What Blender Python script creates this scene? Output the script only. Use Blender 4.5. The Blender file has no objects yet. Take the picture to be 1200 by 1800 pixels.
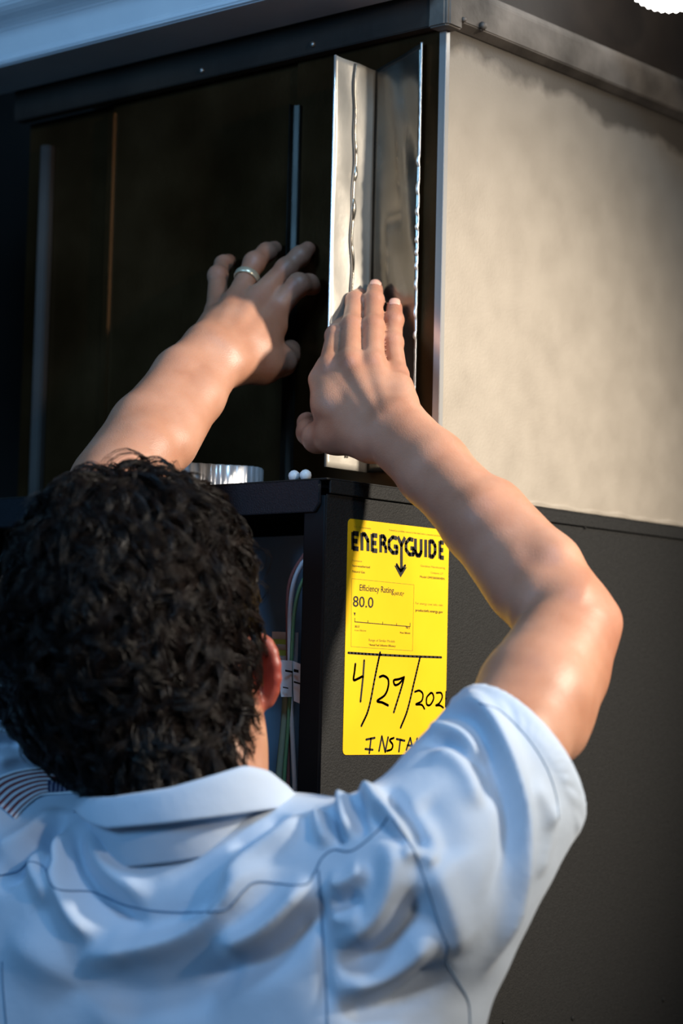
import bpy, bmesh, math, random
import numpy as np
from mathutils import Vector, Matrix, noise as mnoise

random.seed(7); rng = np.random.default_rng(7)
scene = bpy.context.scene
COL = scene.collection

# ------------------------------------------------------------------ camera
F = 3860.0                                   # focal length in pixels of the 1200x1800 frame
YAW, PITCH, ROLL = math.radians(-40.45), math.radians(4.85), math.radians(1.32)
CAM = np.array([0.0, 0.0, 1.40])
_f = np.array([math.sin(YAW)*math.cos(PITCH), math.cos(YAW)*math.cos(PITCH), math.sin(PITCH)])
_r0 = np.array([math.cos(YAW), -math.sin(YAW), 0.0]); _u0 = np.cross(_r0, _f)
_r = math.cos(ROLL)*_r0 + math.sin(ROLL)*_u0
_u = -math.sin(ROLL)*_r0 + math.cos(ROLL)*_u0
def ray(x, y): return _f + _r*(x-600)/F - _u*(y-900)/F
def W(x, y, d): return CAM + ray(x, y)*d                      # measured point at a given distance
def onY(x, y, v): r = ray(x, y); return CAM + r*((v-CAM[1])/r[1])
def onX(x, y, v): r = ray(x, y); return CAM + r*((v-CAM[0])/r[0])
cam = bpy.data.cameras.new('camera'); cam_o = bpy.data.objects.new('camera', cam); COL.objects.link(cam_o)
cam.sensor_fit = 'VERTICAL'; cam.sensor_height = 36.0; cam.lens = F/1800*36.0
cam.clip_start = 0.05
cam.dof.use_dof = True; cam.dof.focus_distance = 1.74; cam.dof.aperture_fstop = 5.0
M = Matrix.Identity(4)
for i in range(3):
    M[i][0], M[i][1], M[i][2], M[i][3] = _r[i], _u[i], -_f[i], CAM[i]
cam_o.matrix_world = M
scene.camera = cam_o

# ------------------------------------------------------------------ world, lights, exposure
vs = scene.view_settings
vs.view_transform = 'Standard'; vs.look = 'None'; vs.exposure = 0.0; vs.gamma = 1.0; vs.use_curve_mapping = False
wd = bpy.data.worlds.new('world'); scene.world = wd; wd.use_nodes = True
wd.node_tree.nodes['Background'].inputs[0].default_value = (0.02, 0.022, 0.026, 1)
wd.node_tree.nodes['Background'].inputs[1].default_value = 0.15
def area_light(name, loc, target, size, power, color, shape='DISK', spread=180):
    l = bpy.data.lights.new(name, 'AREA'); l.shape = shape; l.size = size; l.energy = power; l.color = color
    l.spread = math.radians(spread)
    o = bpy.data.objects.new(name, l); COL.objects.link(o)
    o.location = loc
    d = Vector(target) - Vector(loc)
    o.rotation_euler = d.to_track_quat('-Z', 'Y').to_euler()
    return o
def camspace(r, u, f):                        # metres right / up / forward of the camera, level
    return CAM + _r0*r + np.array([0, 0, 1.0])*u + np.array([math.sin(YAW), math.cos(YAW), 0])*f
def spot_light(name, loc, target, radius, power, color, angle, blend):
    l = bpy.data.lights.new(name, 'SPOT'); l.shadow_soft_size = radius; l.energy = power; l.color = color
    l.spot_size = math.radians(angle); l.spot_blend = blend
    o = bpy.data.objects.new(name, l); COL.objects.link(o); o.location = loc
    o.rotation_euler = (Vector(target)-Vector(loc)).to_track_quat('-Z', 'Y').to_euler()
    return o
key = spot_light('work_lamp_light', camspace(1.72, 1.02, 0.92), W(1000, 955, 1.74), 0.085, 480, (1.0, 0.89, 0.75), 30.5, 1.0)
cool = area_light('daylight_window_light', camspace(-2.1, 0.95, -0.6), W(300, 1300, 1.5), 0.8, 40, (0.26, 0.58, 1.0))
strip = area_light('ceiling_strip_light', camspace(0.10, 1.45, 0.62), W(450, 1200, 1.8), 0.35, 12, (0.34, 0.64, 1.0))
bulb = area_light('second_lamp_light', camspace(1.12, 0.74, -0.02), W(640, 900, 1.8), 0.11, 11, (1.0, 0.88, 0.76))

# ------------------------------------------------------------------ materials
def new_mat(name):
    m = bpy.data.materials.new(name); m.use_nodes = True
    return m, m.node_tree, m.node_tree.nodes['Principled BSDF']
def N(nt, kind, **kw):
    n = nt.nodes.new(kind)
    for k, v in kw.items():
        if k in n.inputs: n.inputs[k].default_value = v
        else: setattr(n, k, v)
    return n
def ramp(nt, stops):
    n = nt.nodes.new('ShaderNodeValToRGB'); cr = n.color_ramp
    while len(cr.elements) < len(stops): cr.elements.new(0.5)
    for e, (p, c) in zip(cr.elements, stops): e.position = p; e.color = (*c, 1)
    return n
def mat(name, c1, c2=None, rough=0.5, metal=0.0, nscale=12, bump=0.0, bscale=200, rvar=0.0, stretch=(1,1,1), detail=4, spec=0.5, lo=0.3, hi=0.7):
    m, nt, b = new_mat(name); L = nt.links.new
    tc = N(nt, 'ShaderNodeTexCoord'); mp = N(nt, 'ShaderNodeMapping'); mp.inputs['Scale'].default_value = stretch
    L(tc.outputs['Object'], mp.inputs[0])
    ns = N(nt, 'ShaderNodeTexNoise'); ns.inputs['Scale'].default_value = nscale; ns.inputs['Detail'].default_value = detail
    L(mp.outputs[0], ns.inputs['Vector'])
    if c2 is None: b.inputs['Base Color'].default_value = (*c1, 1)
    else:
        r = ramp(nt, [(lo, c1), (hi, c2)]); L(ns.outputs['Fac'], r.inputs[0]); L(r.outputs[0], b.inputs['Base Color'])
    b.inputs['Roughness'].default_value = rough; b.inputs['Metallic'].default_value = metal
    b.inputs['Specular IOR Level'].default_value = spec
    if rvar:
        mr = N(nt, 'ShaderNodeMapRange'); mr.inputs[3].default_value = rough-rvar; mr.inputs[4].default_value = rough+rvar
        mr.inputs[1].default_value = 0.3; mr.inputs[2].default_value = 0.7
        L(ns.outputs['Fac'], mr.inputs[0]); L(mr.outputs[0], b.inputs['Roughness'])
    if bump:
        n2 = N(nt, 'ShaderNodeTexNoise'); n2.inputs['Scale'].default_value = bscale; n2.inputs['Detail'].default_value = 3
        L(tc.outputs['Object'], n2.inputs['Vector'])
        bp = N(nt, 'ShaderNodeBump'); bp.inputs['Strength'].default_value = bump; bp.inputs['Distance'].default_value = 0.002
        L(n2.outputs['Fac'], bp.inputs['Height']); L(bp.outputs[0], b.inputs['Normal'])
    return m
MT = {}
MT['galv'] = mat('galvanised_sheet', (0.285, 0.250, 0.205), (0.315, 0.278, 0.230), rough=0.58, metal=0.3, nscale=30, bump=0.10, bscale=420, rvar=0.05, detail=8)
MT['galv_lit'] = mat('lit_galvanised_sheet', (0.40, 0.37, 0.32), (0.48, 0.445, 0.385), rough=0.42, metal=0.4, nscale=22, bump=0.1, bscale=200, rvar=0.1)  # side light on the angle's flange put into a paler sheet colour
MT['galv_shaded'] = mat('shaded_galvanised_sheet', (0.050, 0.024, 0.007), (0.090, 0.045, 0.015), rough=0.40, metal=0.8, nscale=7, bump=0.08, bscale=300, rvar=0.12)  # same sheet as the lit side; shade of the unlit faces put into the colour
MT['galv_new'] = mat('bright_galvanised_sheet', (0.16, 0.145, 0.12), (0.27, 0.25, 0.215), rough=0.22, metal=0.92, nscale=14, bump=0.05, bscale=90, rvar=0.09)
MT['galv_mid'] = mat('dull_galvanised_cleat', (0.022, 0.020, 0.017), (0.05, 0.047, 0.04), rough=0.4, metal=0.8, nscale=25, rvar=0.1)
MT['grime'] = mat('grimy_steel', (0.07, 0.06, 0.05), (0.24, 0.21, 0.18), rough=0.6, metal=0.3, nscale=16, bump=0.25, bscale=120, lo=0.35, hi=0.72)
MT['dark_brown'] = mat('dark_brown_sheet', (0.016, 0.011, 0.008), (0.038, 0.027, 0.019), rough=0.6, metal=0.2, nscale=10, bump=0.2, bscale=90)  # brown upper duct; also carries the shade of the front flange
MT['edge'] = mat('bare_steel_edge', (0.75, 0.74, 0.72), rough=0.3, metal=0.8)
MT['cabinet'] = mat('textured_grey_cabinet_paint', (0.015, 0.015, 0.0148), (0.019, 0.019, 0.0186), rough=0.6, nscale=300, bump=0.45, bscale=700, spec=0.12)
MT['cabinet_lip'] = mat('shaded_blue_lip_paint', (0.006, 0.008, 0.012), (0.009, 0.011, 0.016), rough=0.55, nscale=200, bump=0.3, bscale=700, spec=0.25)  # front lip darker and bluer than the cap: shade and cool light painted in
MT['inner'] = mat('blue_lit_inner_metal', (0.16, 0.28, 0.40), (0.20, 0.33, 0.45), rough=0.5, metal=0.1, nscale=10)  # cool light inside the cabinet put into the blue of the metal
MT['inner_dark'] = mat('shaded_cabinet_metal', (0.004, 0.005, 0.007), (0.006, 0.008, 0.010), rough=0.6, spec=0.15, nscale=10)  # shade on the front posts and recesses put into a near-black colour
MT['beam'] = mat('blue_white_gloss_paint', (0.50, 0.57, 0.64), (0.57, 0.64, 0.70), rough=0.3, nscale=18, bump=0.12, bscale=60)
MT['chip'] = mat('chipped_paint_patch', (0.10, 0.13, 0.16), (0.2, 0.24, 0.28), rough=0.7, nscale=200)
MT['wall'] = mat('dark_plaster', (0.012, 0.010, 0.008), (0.022, 0.018, 0.015), rough=0.85, nscale=6, bump=0.2, bscale=80)
MT['floor'] = mat('concrete', (0.16, 0.155, 0.15), (0.24, 0.235, 0.225), rough=0.8, nscale=5, bump=0.2, bscale=60)
MT['yellow'] = mat('yellow_label_paper', (0.60, 0.37, 0.006), (0.63, 0.39, 0.008), rough=0.5, nscale=30, spec=0.2)
MT['ink'] = mat('black_ink', (0.006, 0.006, 0.006), rough=0.5)
MT['greyink'] = mat('faint_print', (0.22, 0.17, 0.01), rough=0.5)
MT['foil'] = mat('crimped_aluminium', (0.72, 0.74, 0.76), (0.85, 0.86, 0.88), rough=0.30, metal=0.45, nscale=60)
MT['white_plastic'] = mat('white_plastic', (0.75, 0.77, 0.78), rough=0.35)
MT['paper'] = mat('white_tag_paper', (0.72, 0.75, 0.80), (0.8, 0.82, 0.86), rough=0.6, nscale=40)
MT['limegreen'] = mat('lime_print', (0.38, 0.48, 0.08), rough=0.6)
MT['wire_white'] = mat('white_wire', (0.62, 0.68, 0.74), rough=0.4)
MT['wire_red'] = mat('brown_red_wire', (0.30, 0.12, 0.11), rough=0.4)
MT['wire_green'] = mat('green_wire', (0.14, 0.34, 0.18), rough=0.4)
MT['wire_sage'] = mat('sage_wire', (0.26, 0.36, 0.27), rough=0.45)
MT['wire_black'] = mat('black_wire', (0.008, 0.008, 0.01), rough=0.4)
MT['gold'] = mat('white_gold', (0.78, 0.68, 0.48), rough=0.3, metal=0.6)
MT['steel'] = mat('screw_steel', (0.45, 0.43, 0.40), rough=0.35, metal=0.9)
MT['denim'] = mat('navy_work_trousers', (0.02, 0.025, 0.045), (0.03, 0.036, 0.06), rough=0.85, nscale=60)
MT['boot'] = mat('brown_leather', (0.06, 0.035, 0.02), (0.08, 0.05, 0.03), rough=0.5, nscale=40)
MT['eye'] = mat('eye_white', (0.8, 0.78, 0.75), rough=0.15)
MT['thread'] = mat('blue_seam_thread', (0.11, 0.19, 0.30), rough=0.8)
# lamp glass that gives off light
def emit_mat(name, col, s):
    m, nt, b = new_mat(name); b.inputs['Base Color'].default_value = (*col, 1)
    b.inputs['Emission Color'].default_value = (*col, 1); b.inputs['Emission Strength'].default_value = s
    return m
MT['lamp'] = emit_mat('glowing_lamp_glass', (1.0, 0.97, 0.93), 9.0)

# ------------------------------------------------------------------ mesh helpers
def link(name, me, material, parent=None):
    o = bpy.data.objects.new(name, me); COL.objects.link(o)
    if material is not None:
        me.materials.clear(); me.materials.append(MT[material] if isinstance(material, str) else material)
    if parent is not None: o.parent = parent
    return o
def empty(name, loc, label, cat, group=None):
    o = bpy.data.objects.new(name, None); COL.objects.link(o); o.empty_display_size = 0.1
    o['label'] = label; o['category'] = cat
    if group: o['group'] = group
    o['_loc'] = 0; del o['_loc']
    return o
def tag(o, label, cat, group=None):
    o['label'] = label; o['category'] = cat
    if group: o['group'] = group
    return o
def structure(o, label=None):
    o['kind'] = 'structure'
    if label: o['label'] = label
    return o
def bm_box(bm, lo, hi):
    lo = np.minimum(lo, hi); hi2 = np.maximum(lo, hi)
    vs_ = [bm.verts.new((x, y, z)) for x in (lo[0], hi2[0]) for y in (lo[1], hi2[1]) for z in (lo[2], hi2[2])]
    for f in ((0,1,3,2),(4,6,7,5),(0,4,5,1),(2,3,7,6),(0,2,6,4),(1,5,7,3)): bm.faces.new([vs_[i] for i in f])
def box(name, lo, hi, material, parent=None, bevel=0.0, seg=2):
    bm = bmesh.new(); bm_box(bm, np.array(lo, float), np.array(hi, float))
    bmesh.ops.recalc_face_normals(bm, faces=bm.faces)
    if bevel: bmesh.ops.bevel(bm, geom=bm.edges[:], offset=bevel, segments=seg, affect='EDGES', profile=0.5)
    me = bpy.data.meshes.new(name); bm.to_mesh(me); bm.free()
    return link(name, me, material, parent)
def sweep(pts, radii, n=8, closed=False):
    pts = np.array(pts, float); m = len(pts); radii = np.broadcast_to(np.array(radii, float), (m,))
    t = np.gradient(pts, axis=0); t /= np.linalg.norm(t, axis=1)[:, None] + 1e-12
    ref = np.array([0, 0, 1.0]) if abs(t[0][2]) < 0.9 else np.array([1.0, 0, 0])
    nrm = []; a = np.cross(t[0], ref); a /= np.linalg.norm(a)
    for i in range(m):
        a = a - t[i]*(a@t[i]); a /= np.linalg.norm(a); nrm.append(a)
    nrm = np.array(nrm); bn = np.cross(t, nrm)
    ang = np.linspace(0, 2*math.pi, n, endpoint=False)
    v = (pts[:, None] + radii[:, None, None]*(np.cos(ang)[None, :, None]*nrm[:, None] + np.sin(ang)[None, :, None]*bn[:, None])).reshape(-1, 3)
    f = []
    for i in range(m-1):
        for j in range(n): f.append((i*n+j, i*n+(j+1) % n, (i+1)*n+(j+1) % n, (i+1)*n+j))
    f.append(tuple(range(n-1, -1, -1))); f.append(tuple((m-1)*n+j for j in range(n)))
    return v, f
def mesh(name, v, f, material, parent=None, smooth=True):
    me = bpy.data.meshes.new(name); me.from_pydata([tuple(map(float, p)) for p in v], [], [tuple(int(i) for i in q) for q in f]); me.update()
    o = link(name, me, material, parent)
    if smooth: me.shade_smooth()
    return o
def spline(pts, n=24):                       # Catmull-Rom through points
    p = np.array(pts, float); p = np.vstack([2*p[0]-p[1], p, 2*p[-1]-p[-2]])
    out = []; m = len(p)-3
    for s in np.linspace(0, m-1e-9, n):
        i = int(s); t = s-i; a, b, c, d = p[i:i+4]
        out.append(0.5*((2*b)+(c-a)*t+(2*a-5*b+4*c-d)*t*t+(3*b-a-3*c+d)*t**3))
    return np.array(out)
def tube(name, pts, r, material, parent=None, n=8, samples=24):
    v, f = sweep(spline(pts, samples), r, n); return mesh(name, v, f, material, parent)
def prism(name, poly, axis, t0, t1, material, parent=None, bevel=0.0):
    """extrude a 2-D outline along world axis index"""
    bm = bmesh.new(); o2 = [i for i in range(3) if i != axis]
    def P(p, t):
        q = [0, 0, 0]; q[axis] = t; q[o2[0]], q[o2[1]] = p; return q
    a = [bm.verts.new(P(p, t0)) for p in poly]; b = [bm.verts.new(P(p, t1)) for p in poly]
    bm.faces.new(a); bm.faces.new(b[::-1]); n = len(poly)
    for i in range(n): bm.faces.new((a[i], b[i], b[(i+1) % n], a[(i+1) % n]))
    bmesh.ops.recalc_face_normals(bm, faces=bm.faces)
    if bevel: bmesh.ops.bevel(bm, geom=bm.edges[:], offset=bevel, segments=2, affect='EDGES')
    me = bpy.data.meshes.new(name); bm.to_mesh(me); bm.free(); return link(name, me, material, parent)

# ------------------------------------------------------------------ room
X0, Y0, ZT = -1.1061, 1.2801, 1.5698          # furnace: right side plane, front plane, top
Y1 = 1.4184                                   # plenum front plane
PZ = 1.9625                                   # plenum top
XL = -1.635                                   # left side of furnace and plenum
structure(box('floor', (-4.2, -2.6, -0.1), (2.6, 3.4, 0.0), 'floor'), 'grey concrete floor')
structure(box('ceiling', (-4.2, -2.6, 3.05), (2.6, 3.4, 3.15), 'wall'), 'dark unlit ceiling above the ductwork')
structure(box('wall_back', (-4.2, 2.75, 0), (2.6, 2.85, 3.05), 'wall'), 'dark wall behind the furnace')
structure(box('wall_right', (2.6, -2.6, 0), (2.7, 3.4, 3.05), 'wall'), 'dark wall on the right of the room')
structure(box('wall_front', (-4.2, -2.7, 0), (2.6, -2.6, 3.05), 'wall'), 'dark wall opposite the furnace')
structure(box('wall_left', (-4.3, -2.6, 0), (-4.2, 3.4, 3.05), 'wall'), 'dark wall left of the furnace')
# pale painted beam running along the ceiling over the furnace front
BZ = 1.989; BYF = 1.334
beam = prism('trim_1', [(BYF+0.0015, BZ), (1.402, BZ), (1.402, 2.34), (BYF-0.014, 2.34), (BYF-0.014, 2.042), (BYF-0.009, 2.0355), (BYF+0.001, 2.031), (BYF+0.006, 2.026), (BYF+0.006, 1.999), (BYF+0.001, 1.9945), (BYF-0.0008, 1.992)], 0, -2.6, -1.1, 'beam', None, 0.0014)
structure(beam, 'glossy blue-white painted beam across the upper left')

# ------------------------------------------------------------------ furnace
FB = 0.62
furn = empty('furnace', (0, 0, 0), 'dark grey gas furnace cabinet with open front and yellow energy label on its side', 'furnace')
furn.location = (0, 0, 0)
side_t = 0.018
box('side_panel', (X0-0.0012, Y0, FB), (X0, 2.02, ZT-0.0125), 'cabinet', furn)
box('side_panel', (XL, Y0, FB), (XL+0.0012, 2.02, ZT-0.0125), 'cabinet', furn)
box('back_panel', (XL+0.0012, 2.018, FB), (X0-0.0012, 2.02, ZT-0.002), 'cabinet', furn)
box('bottom_panel', (XL+0.0012, Y0, FB), (X0-0.0012, 2.018, FB+0.002), 'cabinet', furn)
box('front_post', (X0-0.0235, Y0-0.0008, FB), (X0-0.0013, Y0+0.010, ZT-0.013), 'inner_dark', furn, 0.0015)
box('front_post', (XL+0.0013, Y0-0.0008, FB), (XL+0.0235, Y0+0.010, ZT-0.013), 'inner_dark', furn, 0.0015)
# cap: top sheet with a folded lip at front and sides
cap = box('top_panel', (XL-0.001, Y0-0.0035, ZT-0.0016), (X0+0.0022, 2.02, ZT), 'cabinet', furn, 0.0006)
prism('front_lip', [(XL-0.001, ZT-0.0016), (X0-0.005, ZT-0.0016), (X0-0.005, ZT-0.020), (X0-0.010, ZT-0.0262), (XL-0.001, ZT-0.0262)], 1, Y0-0.0045, Y0-0.0012, 'cabinet_lip', furn, 0.0006)
box('side_lip', (X0+0.0004, Y0+0.001, ZT-0.0118), (X0+0.0024, 2.02, ZT-0.0014), 'cabinet', furn, 0.0007)
# inside: divider, blower deck, rear baffle
box('inner_wall', (X0-0.030, Y0+0.012, FB+0.01), (X0-0.027, Y0+0.30, ZT-0.004), 'inner', furn)
box('rear_baffle', (XL+0.004, Y0+0.30, FB+0.01), (X0-0.031, Y0+0.304, ZT-0.004), 'inner_dark', furn)
box('inner_wall', (X0-0.20, Y0+0.075, FB+0.01), (X0-0.197, Y0+0.299, ZT-0.06), 'inner_dark', furn)
box('control_plate', (X0-0.16, Y0+0.088, FB+0.35), (X0-0.034, Y0+0.0895, ZT-0.035), 'inner', furn, 0.0005)
box('blower_deck', (XL+0.004, Y0+0.03, 1.02), (X0-0.032, Y0+0.29, 1.03), 'inner_dark', furn)
# screws
def screw(p, axis, r=0.0035, parent=None, m='steel', h=0.0018, name='screw'):
    bm = bmesh.new(); bmesh.ops.create_cone(bm, cap_ends=True, segments=12, radius1=r, radius2=r*0.65, depth=h)
    z = Vector(axis); q = z.to_track_quat('Z', 'Y').to_matrix().to_4x4()
    bmesh.ops.transform(bm, matrix=Matrix.Translation(Vector(p)+z*h*0.5) @ q, verts=bm.verts)
    me = bpy.data.meshes.new(name); bm.to_mesh(me); bm.free(); me.shade_smooth(); return link(name, me, m, parent)
for (px_, py_) in ((978, 915), (1027, 925)):
    screw(onX(px_, py_, X0), (1, 0, 0), 0.003, furn, 'cabinet', 0.0015)
for (px_, py_) in ((1006, 1790), (885, 1797), (1165, 1757)):
    screw(onX(px_, py_, X0), (1, 0, 0), 0.0025, furn, 'cabinet', 0.001)
# wire nuts on the lip
for px_ in (517, 537):
    p = onY(px_, 834, Y0+0.008)
    bm = bmesh.new(); bmesh.ops.create_icosphere(bm, subdivisions=2, radius=0.0048)
    bmesh.ops.scale(bm, vec=(1, 1, 1.0), verts=bm.verts); bmesh.ops.translate(bm, vec=(p[0], p[1], ZT+0.0042), verts=bm.verts)
    me = bpy.data.meshes.new('plug_cap'); bm.to_mesh(me); bm.free(); me.shade_smooth(); link('plug_cap', me, 'white_plastic', furn)
# crimped flue collar standing on the cap
flx = onY(432, 840, Y0+0.066)[0]; fr = 0.049; fcx = flx - fr*0.985; fcy = Y0+0.066
v = []; f = []; n = 144
for k, (z, amp) in enumerate(((0, 0.0012), (0.004, 0.0015), (0.0225, 0.0016), (0.0235, 0.0012), (0.0225, 0.0012), (0.002, 0.0012))):
    rr = fr if k < 3 else fr-0.0012*(k-2 if k < 5 else 2)
    for j in range(n):
        a = 2*math.pi*j/n; r_ = rr + amp*math.cos(a*36)*(1+0.4*math.sin(5*a))
        v.append((fcx+r_*math.cos(a), fcy+r_*math.sin(a), ZT+z+0.0008*math.sin(a*3)*(z > 0.01)))
for k in range(5):
    for j in range(n): f.append((k*n+j, k*n+(j+1) % n, (k+1)*n+(j+1) % n, (k+1)*n+j))
fc = mesh('flue_collar', v, f, 'foil', furn); fc['label'] = 'crimped silver flue collar'

# --- energy label on the side
LT, LB_ = 1.5403, 1.3564; LY0, LY1 = 1.3050, 1.4345
lab = bpy.data.meshes.new('energy_label')
bm = bmesh.new(); rc_ = 0.004; pts = []
for (cy_, cz_, a0) in ((LY1-rc_, LT-rc_, 0), (LY0+rc_, LT-rc_, 90), (LY0+rc_, LB_+rc_, 180), (LY1-rc_, LB_+rc_, 270)):
    for k in range(6):
        a = math.radians(a0+k*18); pts.append((cy_+rc_*math.cos(a), cz_+rc_*math.sin(a)))
a = [bm.verts.new((X0+0.0001, p[0], p[1])) for p in pts]; b = [bm.verts.new((X0+0.0004, p[0], p[1])) for p in pts]
bm.faces.new(a[::-1]); bm.faces.new(b)
for i in range(len(pts)): bm.faces.new((a[i], a[(i+1) % len(pts)], b[(i+1) % len(pts)], b[i]))
bmesh.ops.recalc_face_normals(bm, faces=bm.faces); bm.to_mesh(lab); bm.free()
lab_o = link('energy_label', lab, 'yellow', furn); lab_o['label'] = 'yellow energy guide label with handwritten date'
LW, LH = LY1-LY0, LT-LB_
PRX = X0+0.00055
def lp(x, y):                                 # x, y in photo pixels -> label plane
    p = onX(x, y, PRX); return (p[1], p[2])
class Ink:
    def __init__(s): s.v = []; s.f = []
    def poly(s, pts):
        b0 = len(s.v); s.v += [(PRX, p[0], p[1]) for p in pts]; s.f.append(tuple(range(b0, b0+len(pts))))
    def stroke(s, pts, w, smooth=False, caps=True):
        pts = np.array(pts, float)
        if smooth: pts = spline(pts, 6*len(pts))
        for i in range(len(pts)-1):
            d = pts[i+1]-pts[i]; L_ = np.linalg.norm(d)
            if L_ < 1e-9: continue
            d /= L_; nn = np.array([-d[1], d[0]])*w/2
            s.poly([pts[i]-nn, pts[i+1]-nn, pts[i+1]+nn, pts[i]+nn])
        for p in (pts if caps else pts[1:-1]):
            s.poly([(p[0]+w/2*math.cos(t), p[1]+w/2*math.sin(t)) for t in np.linspace(0, 2*math.pi, 8, endpoint=False)])
    def build(s, name, m='ink'):
        o = mesh(name, s.v, s.f, m, lab_o, False); return o
# headline: ten condensed heavy capitals, each a piece of its own
HZ0, HZ1 = 0.0, 1.0
GL = {'E': [[(0, 0), (0, 1)], [(0, .93), (.75, .93)], [(0, .5), (.62, .5)], [(0, .07), (.75, .07)]],
      'N': [[(0, 0), (0, 1)], [(0, .93), (.35, .93), (.72, .6), (.72, 0)]],
      'R': [[(0, 0), (0, 1)], [(0, .93), (.45, .93), (.68, .78), (.45, .52), (0, .52)], [(.45, .52), (.75, .3), (.75, 0)]],
      'G': [[(.78, .9), (.4, .94), (.08, .7), (.08, .3), (.4, .06), (.78, .08), (.78, .42), (.5, .42)]],
      'Y': [[(0, 1), (.4, .55), (.4, -.95)], [(.8, 1), (.4, .55)]],
      'U': [[(0, 1), (0, .25), (.2, .06), (.55, .06), (.75, .25), (.75, 1)]],
      'I': [[(0, 0), (0, 1)]],
      'D': [[(0, 0), (0, 1)], [(0, .93), (.4, .93), (.72, .7), (.72, .3), (.4, .07), (0, .07)]]}
heads = [('E', 620, 630), ('N', 636, 647), ('E', 654, 663), ('R', 669, 678), ('G', 682, 697), ('Y', 699, 711), ('G', 712, 726), ('U', 730, 740), ('I', 748, 748), ('D', 755, 765), ('E', 773, 780)]
for ch, xa, xb in heads:
    k = Ink(); sc_ = (xb-xa)/0.75 if ch != 'I' else 1
    for st in GL[ch]:
        pp = []
        for (gx, gy) in st:
            xx = xa+gx*sc_; top = 935+(xx-620)*0.105; bot = 966+(xx-620)*0.105
            pp.append(lp(xx, bot+(top-bot)*gy))
        k.stroke(pp, 0.0037 if ch in 'IDUEN' else 0.0034, False, False)
    k.build('headline_letter')
k = Ink(); k.poly([lp(693, 994), lp(704, 1015), lp(715, 997), lp(710, 997.5), lp(704, 1000), lp(698, 994)]); k.stroke([lp(697, 992), lp(704, 1004), lp(712, 994)], 0.0022); k.build('arrow_head')
def text(s, x, y, h_px, w_px, material='ink', off=0.0):
    """text line whose left baseline sits at photo pixel (x, y); width and cap height in photo pixels"""
    cu = bpy.data.curves.new('t', 'FONT'); cu.body = s; cu.size = 1.0; cu.offset = off; cu.resolution_u = 3
    o = bpy.data.objects.new('t', cu); COL.objects.link(o)
    dg = bpy.context.evaluated_depsgraph_get(); me = bpy.data.meshes.new_from_object(o.evaluated_get(dg))
    COL.objects.unlink(o); bpy.data.objects.remove(o)
    co = np.array([vv.co[:] for vv in me.vertices]); x1 = co[:, 0].max(); x0 = co[:, 0].min()
    a = np.array(lp(x, y)); b_ = np.array(lp(x+w_px, y+w_px*0.105)); wid = b_[0]-a[0]
    hh = lp(x, y-h_px)[1]-a[1]; cap = 0.70
    for vv, c in zip(me.vertices, co):
        vv.co = (PRX, a[0]+(c[0]-x0)/(x1-x0)*wid, a[1]+c[1]/cap*hh)
    me.name = 'printed_line'
    return link('printed_line', me, material, lab_o)
text('Efficiency Rating', 632, 1038, 11, 60, off=0.004)
text('(AFUE)*', 693, 1046, 6, 17)
text('80.0', 620, 1066, 19, 36, off=0.006)
text('U.S. Government', 622, 927, 3.2, 30, 'greyink')
text('Federal law prohibits removal of this label before consumer purchase', 684, 933, 3.2, 90, 'greyink')
text('Furnace', 619, 986.5, 3.6, 17, 'greyink'); text('Non-weatherized', 619, 996, 4.2, 31); text('Natural Gas', 619, 1006, 4.2, 22)
text('Goodman Manufacturing', 739, 996, 3.6, 43, 'greyink'); text('Company, L.P.', 757, 1008, 3.4, 22, 'greyink'); text('Model GMES800804BN', 738, 1015.5, 4, 43)
text('For energy cost info, visit', 730, 1062, 4, 48, 'greyink'); text('productinfo.energy.gov', 730, 1074.5, 4.6, 48, off=0.012)
text('80.0', 623.5, 1103, 4, 8); text('Least Efficient', 623.5, 1109, 3.2, 20, 'greyink')
text('98.5', 713, 1105, 4, 7); text('Most Efficient', 703, 1113.5, 3.4, 18)
text('Range of Similar Models', 648, 1127, 4.6, 46, 'greyink'); text('*Annual Fuel Utilization Efficiency', 648, 1135, 3.8, 47)
k = Ink(); w_ = 0.0003
for pp in ([(618, 1017), (727.5, 1028), (725, 1144), (617, 1136.5), (618, 1017)],):
    k.stroke([lp(*p) for p in pp], w_)
k.build('rating_frame', 'greyink')
k = Ink(); k.stroke([lp(623.5, 1093), lp(720.5, 1101.5)], 0.0006)
for i, xx in enumerate((623.5, 646.5, 672.5, 697, 720.5)):
    yy = 1093+(xx-623.5)*0.088; k.stroke([lp(xx, yy), lp(xx, yy-(6.5 if i in (0, 4) else 4))], 0.0005)
k.poly([lp(621.5, 1076.5), lp(623.3, 1083), lp(625, 1077)]); k.build('rating_scale')
# felt-pen handwriting
def pen(name, strokes, w):
    k = Ink()
    for st in strokes: k.stroke([lp(*p) for p in st], w, len(st) > 3)
    k.build(name)
pen('pen_line', [[(612, 1147.5), (660, 1150.5), (720, 1153.5), (775.5, 1155.5)]], 0.0019)
pen('handwritten_four', [[(624.5, 1167), (623, 1181), (621.5, 1195), (629, 1193), (636.5, 1189)], [(640, 1161), (638, 1190), (633.5, 1233)]], 0.0021)
pen('handwritten_slash', [[(668, 1147), (660, 1185), (648, 1245), (635, 1276)]], 0.0020)
pen('handwritten_two', [[(667, 1190), (674, 1188), (682, 1194), (682, 1208), (676, 1222), (663, 1232), (672, 1235), (682, 1240)]], 0.0021)
pen('handwritten_nine', [[(709, 1191), (700, 1194), (692, 1196), (694, 1204), (701, 1202), (708, 1194), (710, 1191), (705, 1210), (692, 1252)]], 0.0020)
pen('handwritten_slash', [[(738, 1156), (728, 1198), (716, 1248), (704, 1279)]], 0.0020)
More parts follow.
